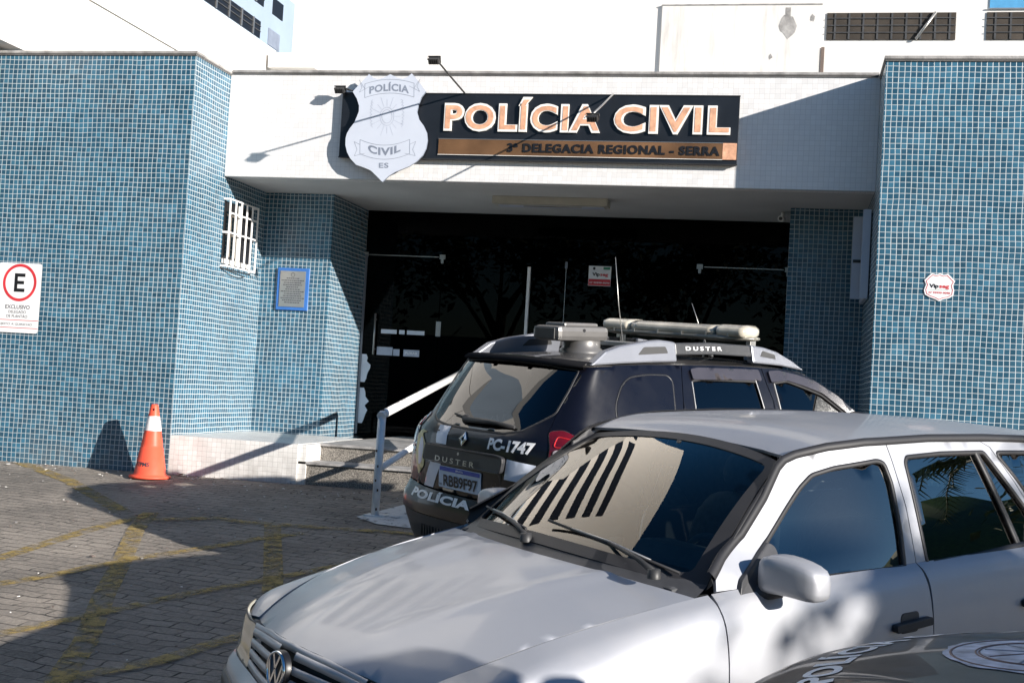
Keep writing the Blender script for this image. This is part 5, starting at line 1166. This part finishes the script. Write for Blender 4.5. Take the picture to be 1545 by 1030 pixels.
    # tail lamps
    for sg in (1, -1):
        S_ = lambda y, z: RC(y*sg, z); tlr = empty('tail_light'); tlr.parent = root
        ol = rnd([(.602, 1.130), (.66, 1.142), (.735, 1.118), (.785, 1.06), (.79, .98), (.74, .90), (.648, .872), (.644, .965), (.645, 1.05)], .02)
        pb = PB(); pb.patch(S_, ol, REDLENS, sp=.03, out=BK, off=.006); pb.build('red_lens', tlr, rim=.014)
        pb = PB(); pb.patch(S_, rnd([(.660, 1.03), (.74, 1.035), (.765, .99), (.75, .935), (.665, .925)], .02), CLEARLENS, sp=.03, out=BK, off=.009); pb.build('reversing_lens', tlr, rim=.006)
        b = MB(); ribbon(b, S_, rnd([(.655, 1.105), (.74, 1.09), (.768, 1.05), (.66, 1.045)], .015), .006, .010, BRIGHTRED, True, sp=.02, out=BK); ribbon(b, S_, [(.66, .912), (.74, .92)], .02, .010, BRIGHTRED, sp=.02, out=BK); ribbon(b, S_, [(.755, 1.03), (.775, .985), (.76, .94)], .022, .011, BRIGHTRED, sp=.02, out=BK); PM(b.build('lamp_reflector', recalc=False), tlr)
        b = MB(); ribbon(b, S_, ol, .008, .004, LAMPBLACK, True, sp=.02, out=BK); PM(b.build('lamp_seal', recalc=False), tlr)
    # garnish, plate, badge, wiper, lettering on the tailgate
    OB = lambda d: (lambda u, v, dd: (lambda p: Vector((p.x-d-dd, p.y, p.z)))(RC(u, v)))
    b = MB(); b.prism(rnd([(.425, .965), (.44, .855), (-.385, .855), (-.395, .955), (-.33, .968)], .03), OB(.0), .004, .034, GARNISH); PM(b.build('tailgate_garnish', bevel=.006), tg)
    b = MB(); b.prism(rnd([(.36, .853), (.36, .682), (-.36, .682), (-.37, .853)], .02), OB(0), -.001, .003, LETTERBLACK); PM(b.build('plate_recess'), tg)
    T_ = lambda u, v, d: OB(0)(-u, v, d)
    b = MB(); add_text(b, 'DUSTER', T_, -.265, .15, .868, .034, STEEL, .012, 1.5, d=.036); b.lathe([(.001, .0), (.010, 0)], lambda u, v, h: T_(-.025+u, .935+v, .0352), STEEL, 12); PM(b.build('model_lettering', recalc=False), tg)
    b = MB(); b.prism(rnd([(-.245, .838), (.195, .838), (.195, .700), (-.245, .700)], .012), T_, .006, .010, PLATEW); b.prism([(-.235, .834), (.185, .834), (.185, .808), (-.235, .808)], T_, .0105, .011, PLATEB)
    if not hood_art: add_text(b, 'BRASIL', T_, -.06, .02, .816, .011, DECALTXT, .01, d=.0115); add_text(b, 'RBB9F97', T_, -.19, .165, .716, .072, LETTERBLACK, .02, .95, d=.0115, shear=0); add_text(b, 'BR', T_, -.235, -.205, .715, .012, LETTERBLACK, .01, d=.0115)
    PM(b.build('number_plate', recalc=False), tg)
    b = MB(); b.prism([(-.20, .698), (-.08, .698), (-.085, .684), (-.195, .684)], T_, .003, .012, STEEL); PM(b.build('plate_lamp'), tg)
    cx, cz = -.03, 1.028; b = MB()
    dia = lambda a, h: [(cx, cz+h), (cx+a, cz), (cx, cz-h), (cx-a, cz)]
    for i in range(4):
        A, B_ = dia(.040, .046), dia(.014, .018); j = (i+1) % 4; b.prism([A[i], A[j], B_[j], B_[i]], T_, .003, .014, CHROME)
    PM(b.build('maker_badge', bevel=.002), tg)
    b = MB(); a_ = RC(.10, 1.145)+Vector((-.03, 0, 0)); e_ = RC(-.37, 1.142)+Vector((-.022, 0, .0)); m2 = RC(-.15, 1.15)+Vector((-.035, 0, 0))
    b.lathe([(.001, .012), (.03, .008), (.034, -.01)], lambda u, v, h: a_+Vector((-h, u, v)), LAMPBLACK, 16); b.tube([a_, m2, e_], [.020, .017, .007], LAMPBLACK, 10); b.tube([RC(.26, 1.165)+Vector((-.015, 0, 0)), RC(0, 1.14)+Vector((-.02, 0, 0)), RC(-.37, 1.135)+Vector((-.018, 0, 0))], .007, RUBBER, 6); PM(b.build('rear_wiper'), gw_)
    if not hood_art: b = MB(); add_text(b, 'PC-1747', T_, .215, .575, .996, .066, DECALTXT, .045, d=.0045); PM(b.build('fleet_number', recalc=False), tg)
    def tpoly(mb, pts, mt, d=.004, sp=.05):
        q = PB(); q.patch(RC, pts, mt, sp=sp, out=BK, off=d); return q
    q = tpoly(None, [(.345, 1.085), (.215, 1.086), (.205, .972), (.325, .972)], DECAL); q.build('white_stripe', tg, rim=0)
    q = tpoly(None, [(.365, .846), (.235, .846), (.325, .680), (.45, .680)], DECAL); q.build('white_stripe', tg, rim=0)
    q = tpoly(None, [(-.398, .948), (-.60, .930), (-.60, .815), (-.392, .825)], DECAL); q.build('white_stripe', tg, rim=0)
    # lettering across the tailgate foot and a crest at its left
    def S3(u, v, d): p = RC(-u, v); q = RC(-u*.999, v); return Vector((p.x-d, p.y, p.z))
    b = MB(); add_text(b, 'POLÍCIA CIVIL', S3, -.60, .60, .598, .050, DECALTXT, .05, 1.05, d=.0075); PM(b.build('police_lettering', recalc=False), tg)
    q = PB(); q.patch(RC, rnd([(.545, 1.01), (.47, 1.03), (.58, 1.035), (.645, .99), (.64, .84), (.56, .735), (.46, .80), (.445, .93)], .02), GOLD, sp=.03, out=BK, off=.005); q.build('crest', tg, rim=0)
    q = PB(); q.patch(RC, rnd([(.525, .985), (.57, .985), (.60, .90), (.56, .80), (.50, .82), (.49, .93)], .02), PLATEW, sp=.03, out=BK, off=.0065); q.build('crest_centre', tg, rim=0)
    # flanks
    zc = lambda x: hermite([.9, 1.2, 1.5, 1.75, 1.9, 2.0, 2.05, 2.09], [1.135, 1.118, 1.09, 1.055, 1.02, .985, .955, .92], x)
    zg = lambda x: hermite([.8, 1.0, 1.33, 1.65, 1.85, 2.0, 2.1], [1.10, 1.08, 1.02, .985, .95, .90, .84], x)
    yg = lambda x: hermite([.8, 1.0, 1.33, 1.65, 1.85, 2.0, 2.1], [.805, .775, .72, .66, .57, .48, .35], x)
    for sg in (1, -1):
        A = arch(1.33, .36, .40, 0, 180)
        pb = PB(); pl = [b_(.87, .28)]+[b_(.87, z) for z in (.5, .72, .92, 1.04)]+[(.87, TOP)]+[(x, TOP) for x in (1.0, 1.33, 1.65, 1.85, 1.99)]+[b_(1.99, .80), b_(1.86, .80), b_(1.80, .62)]+[b_(min(x, 1.729), z) for x, z in A if z > .36+.06]+[b_(.925, .28)]
        pb.patch(SD.at, offs(pl, .0022), BLACKP, sp=.05, out=OUT, sgn=sg); pb.build('front_wing', root, rim=.014)
        def door(nm, low, up, holes):
            pb = PB(); pb.patch(SD.at, low, BLACKP, sp=.05, out=OUT, sgn=sg); pb.patch(F2, up, BLACKP, holes=holes, sp=.04, out=OUT, sgn=sg); return pb.build(nm, root, rim=.014)
        fw = rnd([(.015, 1.14), (.024, 1.412), (.18, 1.425), (.325, 1.386), (.531, 1.326), (.776, 1.178), (.80, 1.135)], .02)
        low = [b_(.862, .28)]+[b_(.862, z) for z in (.5, .72, .92, 1.04)]+[(.858, TOP), (.4, TOP), (-.034, TOP), b_(-.037, 1.03), b_(-.04, .92), b_(-.04, .72), b_(-.04, .5), b_(-.04, .28)]
        up = [(.858, 1.1005), (.93, 1.135), (.80, 1.235), (.655, 1.345), (.50, 1.43), (.375, 1.475), (.20, 1.505), (-.054, 1.518), (-.045, 1.40), (-.028, 1.3), (-.034, 1.1105), (.4, 1.107)]
        fd = door('front_door', low, up, [fw])
        rw = rnd([(-.862, 1.15), (-.80, 1.435), (-.70, 1.445), (-.155, 1.425), (-.145, 1.15)], .015)
        A2 = [b_(-1.34+.405*math.cos(R(a)), .36+.405*math.sin(R(a))) for a in (70, 55, 40, 25, 10)]
        low = [b_(-.046, .28)]+[b_(-.046, z) for z in (.5, .72, .92, 1.03)]+[(-.042, TOP), (-.5, TOP), (-.99, TOP), b_(-1.05, .98)]+A2+[b_(-.93, .28)]
        up = [(-.042, 1.1115), (-.036, 1.3), (-.053, 1.40), (-.061, 1.518), (-.4, 1.531), (-.855, 1.535), (-.890, 1.44), (-.955, 1.24), (-.985, 1.1165), (-.5, 1.114)]
        rd = door('rear_door', low, up, [rw])
        qp = [(-1.555, 1.18), (-1.545, 1.29), (-1.456, 1.41), (-1.371, 1.462), (-1.198, 1.478), (-1.02, 1.473), (-.985, 1.44), (-1.045, 1.20), (-1.10, 1.15), (-1.50, 1.15)]
        zs = [1.12+(1.528-1.12)*k/8 for k in range(9)]
        pb = PB(); pl = [(-.99, TOP), (-1.4, TOP), (-1.7, TOP), (bx_(1.119), TOP)]+[b_(bx_(z), z) for z in (1.0, .9, .8, .68, .66)]+[b_(bx_(.66), .64), b_(-1.74, .36+.06)]+[b_(-1.34+.405*math.cos(R(a)), .36+.405*math.sin(R(a))) for a in (171, 155, 140, 125, 110, 95, 80, 70)]+[b_(-1.056, .98)]
        pb.patch(SD.at, pl, BLACKP, sp=.05, out=OUT, sgn=sg)
        pb.patch(F2, [(-.991, 1.1175), (-.961, 1.24), (-.896, 1.44), (-.861, 1.535), (-1.2, 1.538), (-1.5, 1.533)]+[(bx_(z), z) for z in zs[::-1]]+[(-1.4, 1.119)], BLACKP, holes=[], sp=.04, out=OUT, sgn=sg)
        # corner between flank and tailgate
        pb.patch(RC, [(y*1.0, z) for y, z in hg[:-1]]+[(.60, .68), (.82, .682), (.82, .9), (.82, 1.118), (.82, 1.3), (.82, 1.528)], BLACKP, sp=.035, out=Vector((-.6, .8, 0)), sgn=sg)
        qo = pb.build('rear_wing', root, rim=.014)
        b = MB(); S_ = F2 if sg > 0 else mirror(F2); ribbon(b, S_, rnd(qp, .05), .014, .002, LETTERBLACK, True, out=Vector((0, sg, 0))); PM(b.build('panel_groove', recalc=False), qo)
        pb = PB(); pb.patch(F2, offs(rnd(qp, .05), .007), BLACKP, sp=.05, out=OUT, off=.003, sgn=sg); pb.build('blanked_window', root, rim=.006)
        for nm, ol, dr in (('door_window', fw, fd), ('door_window', rw, rd)):
            pb = PB(); pb.patch(F2, offs(ol, -.004), DARKGLASS, sp=.06, out=OUT, off=-.009, sgn=sg); g_ = pb.build(nm, root, rim=0)
            b = MB(); ribbon(b, S_, ol, .014, .003, RUBBER, True, out=Vector((0, sg, 0))); PM(b.build('window_seal', recalc=False), g_)
        # rain visors
        for pl_ in ([(-.80, 1.44), (-.80, 1.505), (-.72, 1.515), (-.11, 1.50), (-.105, 1.427)], [(-.01, 1.415), (-.01, 1.49), (.10, 1.495), (.30, 1.462), (.50, 1.41), (.70, 1.315), (.93, 1.16), (.90, 1.135), (.78, 1.185), (.53, 1.335), (.32, 1.392), (.17, 1.425)]):
            pb = PB(); pb.patch(F2, rnd(pl_, .015), plain_visor, sp=.04, out=OUT, off=.016, sgn=sg); pb.build('rain_visor', root, rim=.014)
        for x0_, x1_ in ((-.858, -.805), (-.148, -.158), (.020, .03)):
            b = MB(); ribbon(b, S_, [(x0_, 1.15), (x1_, 1.43 if x0_ < 0 else 1.41)], .008, .005, STEEL, out=Vector((0, sg, 0))); PM(b.build('window_trim', recalc=False), rd if x0_ < 0 else fd)
        for hx, dr in ((.12, fd), (-.80, rd)):
            b = MB(); f_ = lambda x, z, d: (lambda p: Vector((p.x, (p.y+d)*sg, p.z)))(SD.at(x, SD.inv(x, z))); b.prism(rnd([(hx-.1, .985), (hx-.1, .955), (hx+.1, .955), (hx+.1, .985)], .012), f_, .01, .035, BLACKP); PM(b.build('door_handle', bevel=.003), dr)
        # roof rail
        rr = empty('roof_rail'); rr.parent = root; y0 = .585*sg
        def rp(pts, yw, mt, mb, lean=.0):
            mb.prism(pts, lambda u, v, d: Vector((u, y0+d*sg-(v-1.55)*.18*sg, v)), -yw, yw, mt)
        zr_ = lambda x: hermite([-1.7, -1.3, -.85, -.3, 0, .2, .42, .6], [1.535, 1.553, 1.562, 1.560, 1.550, 1.535, 1.505, 1.47], x)
        b = MB(); rp([(-1.66, zr_(-1.66)-.006), (-1.52, 1.62), (-1.38, 1.655), (-1.12, 1.690), (-1.02, 1.697), (-.93, 1.690), (-.88, 1.683), (-.88, zr_(-.88)-.006), (-1.1, zr_(-1.1)-.006), (-1.4, zr_(-1.4)-.006)], .030, ALU, b)
        PM(b.build('rail_foot', bevel=.012), rr)
        b = MB(); rp(rnd([(-1.24, 1.600), (-1.18, 1.650), (-.98, 1.655), (-.96, 1.612)], .012), .0315, LAMPBLACK, b); PM(b.build('rail_recess'), rr)
        b = MB(); rp([(-.879, 1.600), (-.879, 1.678), (-.5, 1.684), (-.12, 1.668), (-.11, 1.59), (-.5, 1.605)], .022, GARNISH, b); PM(b.build('rail_bar', bevel=.008), rr)
        b = MB(); rp([(-.11, zr_(-.11)-.006), (-.115, 1.672), (.02, 1.658), (.16, 1.628), (.33, 1.56), (.455, zr_(.455)-.006), (.2, zr_(.2)-.006)], .028, ALU, b); PM(b.build('rail_foot', bevel=.012), rr)
        b = MB(); rp(rnd([(-.03, 1.595), (0, 1.635), (.13, 1.608), (.14, 1.575)], .01), .0295, LAMPBLACK, b); PM(b.build('rail_recess'), rr)
        b = MB(); add_text(b, 'DUSTER', lambda u, v, d: Vector((-u*sg if sg < 0 else -u, y0+(.0225+d)*sg-(v-1.55)*.18*sg, v)) if sg > 0 else Vector((u, y0-(.0225+d)+(v-1.55)*.18, v)), *((-.78, -.42) if sg < 0 else (.42, .78)), 1.632, .026, DECALTXT, .02, 1.5, d=.002); PM(b.build('rail_lettering', recalc=False), rr)
        # lettering on the flank
        b = MB(); f_ = lambda u, v, d: (lambda x: (lambda p: Vector((p.x, (p.y+d)*sg, p.z)))(SD.at(x, SD.inv(x, v)) if v < 1.11 else F2(x, v)))(-u if sg > 0 else u)
        add_text(b, 'POLÍCIA CIVIL', f_, *((-1.78, -.60) if sg < 0 else (.60, 1.78)), 1.012, .085, DECALTXT, .03, 1.05, d=.002)
        q = 1; PM(b.build('flank_lettering', recalc=False), rd)
        # wheels, arches, mirror
        wheel(root, 1.33, .80, .345, .22, STEEL, sg, 5); wheel(root, -1.34, .80, .345, .22, STEEL, sg, 5)
        for wx in (1.33, -1.34):
            b = MB(); b.lathe([(.41, .5), (.41, .87)], lambda u, v, h: Vector((wx+u, h*sg, .36+v)), LAMPBLACK, 20, 0, math.pi); b.lathe([(.41, .5), (.01, .5)], lambda u, v, h: Vector((wx+u, h*sg, .36+v)), LAMPBLACK, 20, 0, math.pi); PM(b.build('wheel_housing', recalc=False), root)
        mo = empty('door_mirror'); mo.parent = root
        bm = bmesh.new(); bmesh.ops.create_icosphere(bm, subdivisions=3, radius=1); V = []
        for v in bm.verts:
            p = v.co; n_ = (abs(p.x)**3+abs(p.y)**3+abs(p.z)**3)**(1/3); V.append(Vector((.66+p.x/n_*.06-.02*p.y, (.97+p.y/n_*.115)*sg, 1.15+p.z/n_*.075)))
        b = MB(); b.add(V, [[v.index for v in f.verts] for f in bm.faces], BLACKP, True); bm.free(); PM(b.build('mirror_shell'), mo)
        b = MB(); b.tube([(.68, .80*sg, 1.11), (.67, .88*sg, 1.12)], .03, PLASTIC); PM(b.build('mirror_foot'), mo)
        b = MB(); S2 = (lambda x, z: (lambda p: Vector((p.x, p.y*sg, p.z)))(SD.at(x, SD.inv(x, z)))); ribbon(b, S2, [(.85, .36), (-.02, .36)], .16, .012, PLASTIC, out=Vector((0, sg, 0))); PM(b.build('sill_guard', recalc=False), fd)
    # roof
    zr_ = lambda x: hermite([-1.72, -1.5, -1.2, -.85, -.3, 0, .2, .42, .6], [1.520, 1.530, 1.537, 1.536, 1.530, 1.517, 1.503, 1.470, 1.42], x)
    RF = lambda x, y: Vector((x, y, zr_(x)+.045*(1-(abs(y)/.64)**2.2)*(1 if x < .2 else max(0, 1-(x-.2)/.3*.6))))
    yr = lambda x: F2(x, zr_(x)).y
    rx = [(x, yr(x)-.002) for x in (.42, .3, 0, -.3, -.6, -.9, -1.2, -1.5, -1.66)]
    pb = PB(); pb.patch(RF, rx+[(-1.70, .5), (-1.725, .25), (-1.735, 0), (-1.725, -.25), (-1.70, -.5)]+[(x, -y) for x, y in rx[::-1]]+[(.40, -.4), (.375, 0), (.40, .4)], BLACKROOF, sp=.05, out=UP); ro = pb.build('roof', root, rim=.012)
    b = MB()
    for sg in (1, -1): ribbon(b, RF, [(-1.70, .46*sg), (-1.2, .515*sg), (.2, .50*sg)], .012, -.001, LETTERBLACK, out=UP)
    PM(b.build('roof_groove', recalc=False), ro)
    # camera / radio unit on the roof
    eq = empty('roof_unit'); eq.parent = root
    b = MB(); b.lathe([(.155, 1.578), (.150, 1.60), (.13, 1.615), (.13, 1.665)], lambda u, v, h: Vector((-1.10+u, .08+v, h)), plain_unit, 32); PM(b.build('unit_base'), eq)
    Mx = Matrix.Translation((-1.165, .12, 1.720))
    UM = plain_unit
    b = MB(); b.box((-.235, -.135, -.062), (.235, .135, .040), UM, Mx); PM(b.build('unit_housing', bevel=.034), eq); b = MB(); b.box((-.15, -.10, .030), (.16, .10, .062), UM, Mx); PM(b.build('unit_cap', bevel=.015), eq)
    b = MB(); b.box((-.242, -.100, -.050), (-.230, .100, .024), LAMPBLACK, Mx); PM(b.build('unit_window', bevel=.005), eq)
    b = MB(); b.lathe([(.001, 0), (.012, 0)], lambda u, v, h: Mx @ Vector((.0+u, -.1365, .012+v)), LETTERBLACK, 12); PM(b.build('unit_screw', recalc=False), eq)
    b = MB(); b.box((-.72, -.35, 1.625), (-.50, .42, 1.655), STEEL); b.box((-.70, -.30, 1.57), (-.68, .38, 1.63), LAMPBLACK); PM(b.build('cross_plate', bevel=.004), eq)
    # light bar
    lb = empty('light_bar'); lb.parent = root
    pa, pc = Vector((-.28, .68, 1.757)), Vector((.02, -.52, 1.742)); ax = (pc-pa).normalized(); pr_ = ax.cross(Vector((0, 0, 1))).normalized(); Lb = (pc-pa).length
    def bar(s0, s1, w, z0, z1, mt, nm, tap=.0, bv=.01, bow=0):
        b = MB(); prof = []
        n = 14; rows = []
        for i in range(n+1):
            t = i/n; s = lerp(s0, s1, t); sw = 1-tap*max(0, abs(2*t-1)-.75)*4*0.55; c = pa+ax*s*Lb
            ring = []
            for k in range(12):
                a = 2*math.pi*k/12; cx_, cz_ = math.cos(a), math.sin(a); q = (abs(cx_)**3.2+abs(cz_)**3.2)**(1/3.2)
                ring.append(c+pr_*(cx_/q*w*sw)+Vector((0, 0, (z0+z1)/2+cz_/q*(z1-z0)/2*sw-1.745)))
            rows.append(ring)
        b.add([p for r_ in rows for p in r_], [(i*12+k, i*12+(k+1) % 12, (i+1)*12+(k+1) % 12, (i+1)*12+k) for i in range(n) for k in range(12)]+[tuple(range(12)), tuple(n*12+k for k in reversed(range(12)))], mt, True); return PM(b.build(nm), lb)
    bar(0, 1, .150, 1.690, 1.742, BARBASE, 'bar_base', tap=1)
    bar(.01, .24, .150, 1.712, 1.808, LIGHTBAR, 'end_dome', tap=1); bar(.24, .78, .146, 1.712, 1.802, LIGHTBAR, 'centre_dome'); bar(.78, .99, .152, 1.712, 1.810, LIGHTBAR, 'end_dome', tap=1)
    b = MB()
    for s in (.12, .26, .42, .58, .74, .88):
        c = pa+ax*s*Lb; b.box((-.15, -.006, 1.725), (.15, .006, 1.75), STEEL, Matrix.Translation((c.x, c.y, 0)) @ Matrix.Rotation(math.atan2(pr_.y, pr_.x), 4, 'Z'))
    PM(b.build('bar_clips'), lb)
    for s in (.1, .97):
        c = pa+ax*s*Lb; b = MB(); b.box((c.x-.03, c.y-.02, 1.56), (c.x+.03, c.y+.02, 1.705), STEEL); b.box((c.x-.035, c.y-.03, 1.56), (c.x+.035, c.y+.03, 1.59), SHIELDGREY); PM(b.build('mounting_foot', bevel=.004), lb)
    b = MB(); c = pa+ax*.93*Lb; b.box((c.x-.05, c.y-.04, 1.712), (c.x+.05, c.y+.04, 1.735), REDLENS, None); PM(b.build('red_marker'), lb)
    for p, q in (((-.67, .10, 1.59), (-.78, .11, 2.25)), ((.20, .05, 1.56), (.02, .10, 1.95))):
        b = MB(); b.tube([p, (Vector(p)+Vector(q))/2+Vector((-.01, 0, 0)), q], [.004, .003, .002], STEEL, 6); b.lathe([(.001, .03), (.012, .025), (.02, 0)], lambda u, v, h: Vector(p)+Vector((u, v, h)), LAMPBLACK, 10); PM(b.build('antenna'), root)
    # bonnet and front
    G = lambda x, y: (lambda q: Vector((x, y, zg(x)+(zc(x)-zg(x))*(1-min(q, 1.2)**2.4)+.012*math.exp(-((abs(y)-.42)/.05)**2)*min(1, max(0, (2.0-x)*3)))))(abs(y)/max(.3, yg(x)))
    xf = lambda y: 2.055-.15*(abs(y)/.60)**2.3
    xr2 = lambda y: 1.10-.17*(abs(y)/.77)**2
    rear = [(xr2(y), y) for y in [(-.76+.095*k) for k in range(17)]]; side = lambda s: [(x, s*(yg(x)-.003)) for x in (1.05, 1.2, 1.33, 1.5, 1.65, 1.8)]; frt = [(xf(y), y) for y in [(-.58+.116*k) for k in range(11)]]
    pb = PB(); pb.patch(G, rear+side(1)+frt[::-1]+side(-1)[::-1], BLACKHOOD if hood_art else BLACKP, sp=.04, out=UP); bn = pb.build('bonnet', root, rim=.016)
    if hood_art:
        GD = lambda u, v, d: (lambda p: p+Vector((0, 0, d)))(G(u, v))
        cx, cy, rad_ = 1.50, .02, .20
        pts = [(cx+rad_*(1+.03*math.sin(k*2.3))*math.cos(k*math.pi/20), cy+rad_*(1+.03*math.sin(k*1.7))*math.sin(k*math.pi/20)) for k in range(40)]
        pb = PB(); pb.patch(G, pts, crest_mat, sp=.03, out=UP, off=.0015); pb.build('bonnet_crest', bn, rim=0)
        b = MB()
        for rr2, wd in ((.185, .006), (.135, .004), (.128, .004)):
            ribbon(b, G, [(cx+rr2*math.cos(k*math.pi/18), cy+rr2*math.sin(k*math.pi/18)) for k in range(36)], wd, .0032, BROWNPRINT, True, out=UP)
        for k in range(9):
            a = k*.7; ribbon(b, G, [(cx+.03*math.cos(a), cy+.03*math.sin(a)), (cx+.12*math.cos(a+.25), cy+.12*math.sin(a+.25))], .006, .0032, BROWNPRINT if k % 2 else SHIELDGREY, out=UP)
        PM(b.build('crest_print', recalc=False), bn)
        def arcf(u, v, d):   # u along the arc, v outwards: readable from the driver's side
            Rr = 1.05; a = (u)/Rr; rr_ = Rr+v; x = 1.00+rr_*math.cos(a)*.93; y = -rr_*math.sin(a)*.93+.0
            return GD(x, y, d)
        b = MB(); add_text(b, 'POLÍCIA CIVIL', lambda u, v, d: arcf(u, v, d), -.56, .48, -.135, .082, DECALTXT, .035, 1.1, d=.0018); PM(b.build('bonnet_lettering', recalc=False), bn)
    xcf = lambda z: hermite([.28, .4, .55, .62, .8, .9, .97], [2.08, 2.14, 2.16, 2.15, 2.13, 2.10, 2.06], z)
    a2, L2 = .52, .26
    def FC(y, z):
        s_ = 1 if y >= 0 else -1; k = abs(y); X_ = lambda yy: xcf(z)-.13*(yy/.52)**2.5
        if k <= a2: return Vector((X_(k), y, z))
        t = min((k-a2)/L2, 1); e = 1e-3; P0 = Vector((X_(a2), a2, z)); T0 = Vector(((X_(a2+e)-X_(a2))/e, 1, 0)).normalized(); bx = P0.x-.26; zz = min(z, SD.row(bx)[-1][1]-.002)
        P1 = Vector((bx, SD.at(bx, SD.inv(bx, zz)).y, z)); T1 = Vector((-1, -.1, 0)).normalized(); Lh = .38
        q = P0*(2*t**3-3*t*t+1)+T0*(t**3-2*t*t+t)*Lh+P1*(-2*t**3+3*t*t)+T1*(t**3-t*t)*Lh; return Vector((q.x, q.y*s_, z))
    pb = PB(); pb.patch(FC, [(-.78, .30), (.78, .30), (.78, .66), (.45, .68), (.42, .62), (-.42, .62), (-.45, .68), (-.78, .66)], BLACKP, sp=.05, out=FR); pb.build('front_bumper', root, rim=.02)
    pb = PB(); pb.patch(FC, [(-.44, .63), (.44, .63), (.47, .93), (0, .955), (-.47, .93)], LAMPBLACK, sp=.06, out=FR, off=-.02); gr = pb.build('grille', root, rim=0)
    b = MB()
    for z in (.69, .77, .85): ribbon(b, FC, [(-.45, z), (.45, z)], .035, .01, CHROME, out=FR)
    PM(b.build('grille_bars', recalc=False), gr)
    for sg in (1, -1):
        S_ = lambda y, z: FC(y*sg, z); pb = PB(); pb.patch(S_, rnd([(.47, .69), (.49, .915), (.66, .905), (.76, .86), (.76, .70)], .03), CLEARLENS, sp=.04, out=FR, off=.003); pb.build('headlight', root, rim=.02)
    # windscreen
    def W(t, y):
        k = abs(y)/.74; P = Vector((lerp(1.06-.15*k**2, .37+.05*k**2, t), lerp(y*1.0, y*.60/.74, t), lerp(1.135-.03*k*k, 1.525-.045*k*k, t))); return P+Vector((.4, 0, .9))*(.03*4*t*(1-t))
    W2 = lambda a, y: W(a/.8, y); WO = Vector((.5, 0, .8))
    pb = PB(); pb.patch(W2, [(0, -.745), (.8, -.745), (.8, .745), (0, .745)], RUBBER, holes=[rnd([(.06, -.69), (.77, -.69), (.77, .69), (.06, .69)], .05)], sp=.06, out=WO); pb.build('windscreen_surround', root, rim=.03)
    pb = PB(); pb.patch(W2, rnd([(.055, -.695), (.775, -.695), (.775, .695), (.055, .695)], .05), DARKGLASS, sp=.08, out=WO, off=-.003); pb.build('windscreen', root, rim=0)
    m_ = MB(); rows = []
    for k in range(21):
        y = -.74+1.48*k/20; a = G(xr2(y)+.01, y); c = W(.03, y); rows.append([a-Vector((0, 0, .02)), lerp(a, c, .4)-Vector((0, 0, .015)), c])
    m_.add([p for r_ in rows for p in r_], [(i*3+k, i*3+k+1, i*3+k+4, i*3+k+3) for i in range(20) for k in range(2)], PLASTIC, True); PM(m_.build('scuttle', recalc=False), root)
    b = MB(); b.box((-1.9, -.72, .24), (1.85, .72, .30), LAMPBLACK); b.box((-1.85, -.70, .30), (-1.80, .70, 1.0), INTERIOR); b.box((.9, -.70, .3), (.95, .70, 1.0), INTERIOR); PM(b.build('floor_pan'), root)
    seat(root, -.05, .38); seat(root, -.05, -.38); seat(root, -.95, 0, 1.3); steering(root, .45, .38, .98)
    return root
BLACKHOOD = car_paint('dull black bonnet paint', (.006, .006, .007), 0, .4, .3, 0, .018)
BROWNPRINT = plain('faded brown print', (.20, .12, .10), .6)
BRIGHTRED = plain('bright red reflector', (.55, .02, .02), .1, coat=1, var=.3, scale=60)
plain_visor = plain('smoked visor', (.05, .045, .05), .18, coat=.6, var=.1, spec=.6)
plain_unit = plain('grey roof unit', (.13, .125, .12), .38, metal=.3, coat=.2, var=.15)
crest_mat = plain('worn printed crest', (.50, .50, .56), .5, var=.45, scale=26)
suv('police_car', (-.639*.957, 9.5022*.957, -1.2504*.957+CAMH, .9055, .0566, .0374), 'black police SUV seen from behind with light bar and PC-1747 on its tailgate', .957)
h_ = R(142.5)
cx_, cy_ = 1.75, 2.0
suv('police_car', (cx_, cy_, gz(cy_)-.012, h_, .06*math.sin(h_), .05*math.cos(h_)), 'black police car whose lettered bonnet juts in at the lower right corner', hood_art=True)


print('objects', len(bpy.data.objects))
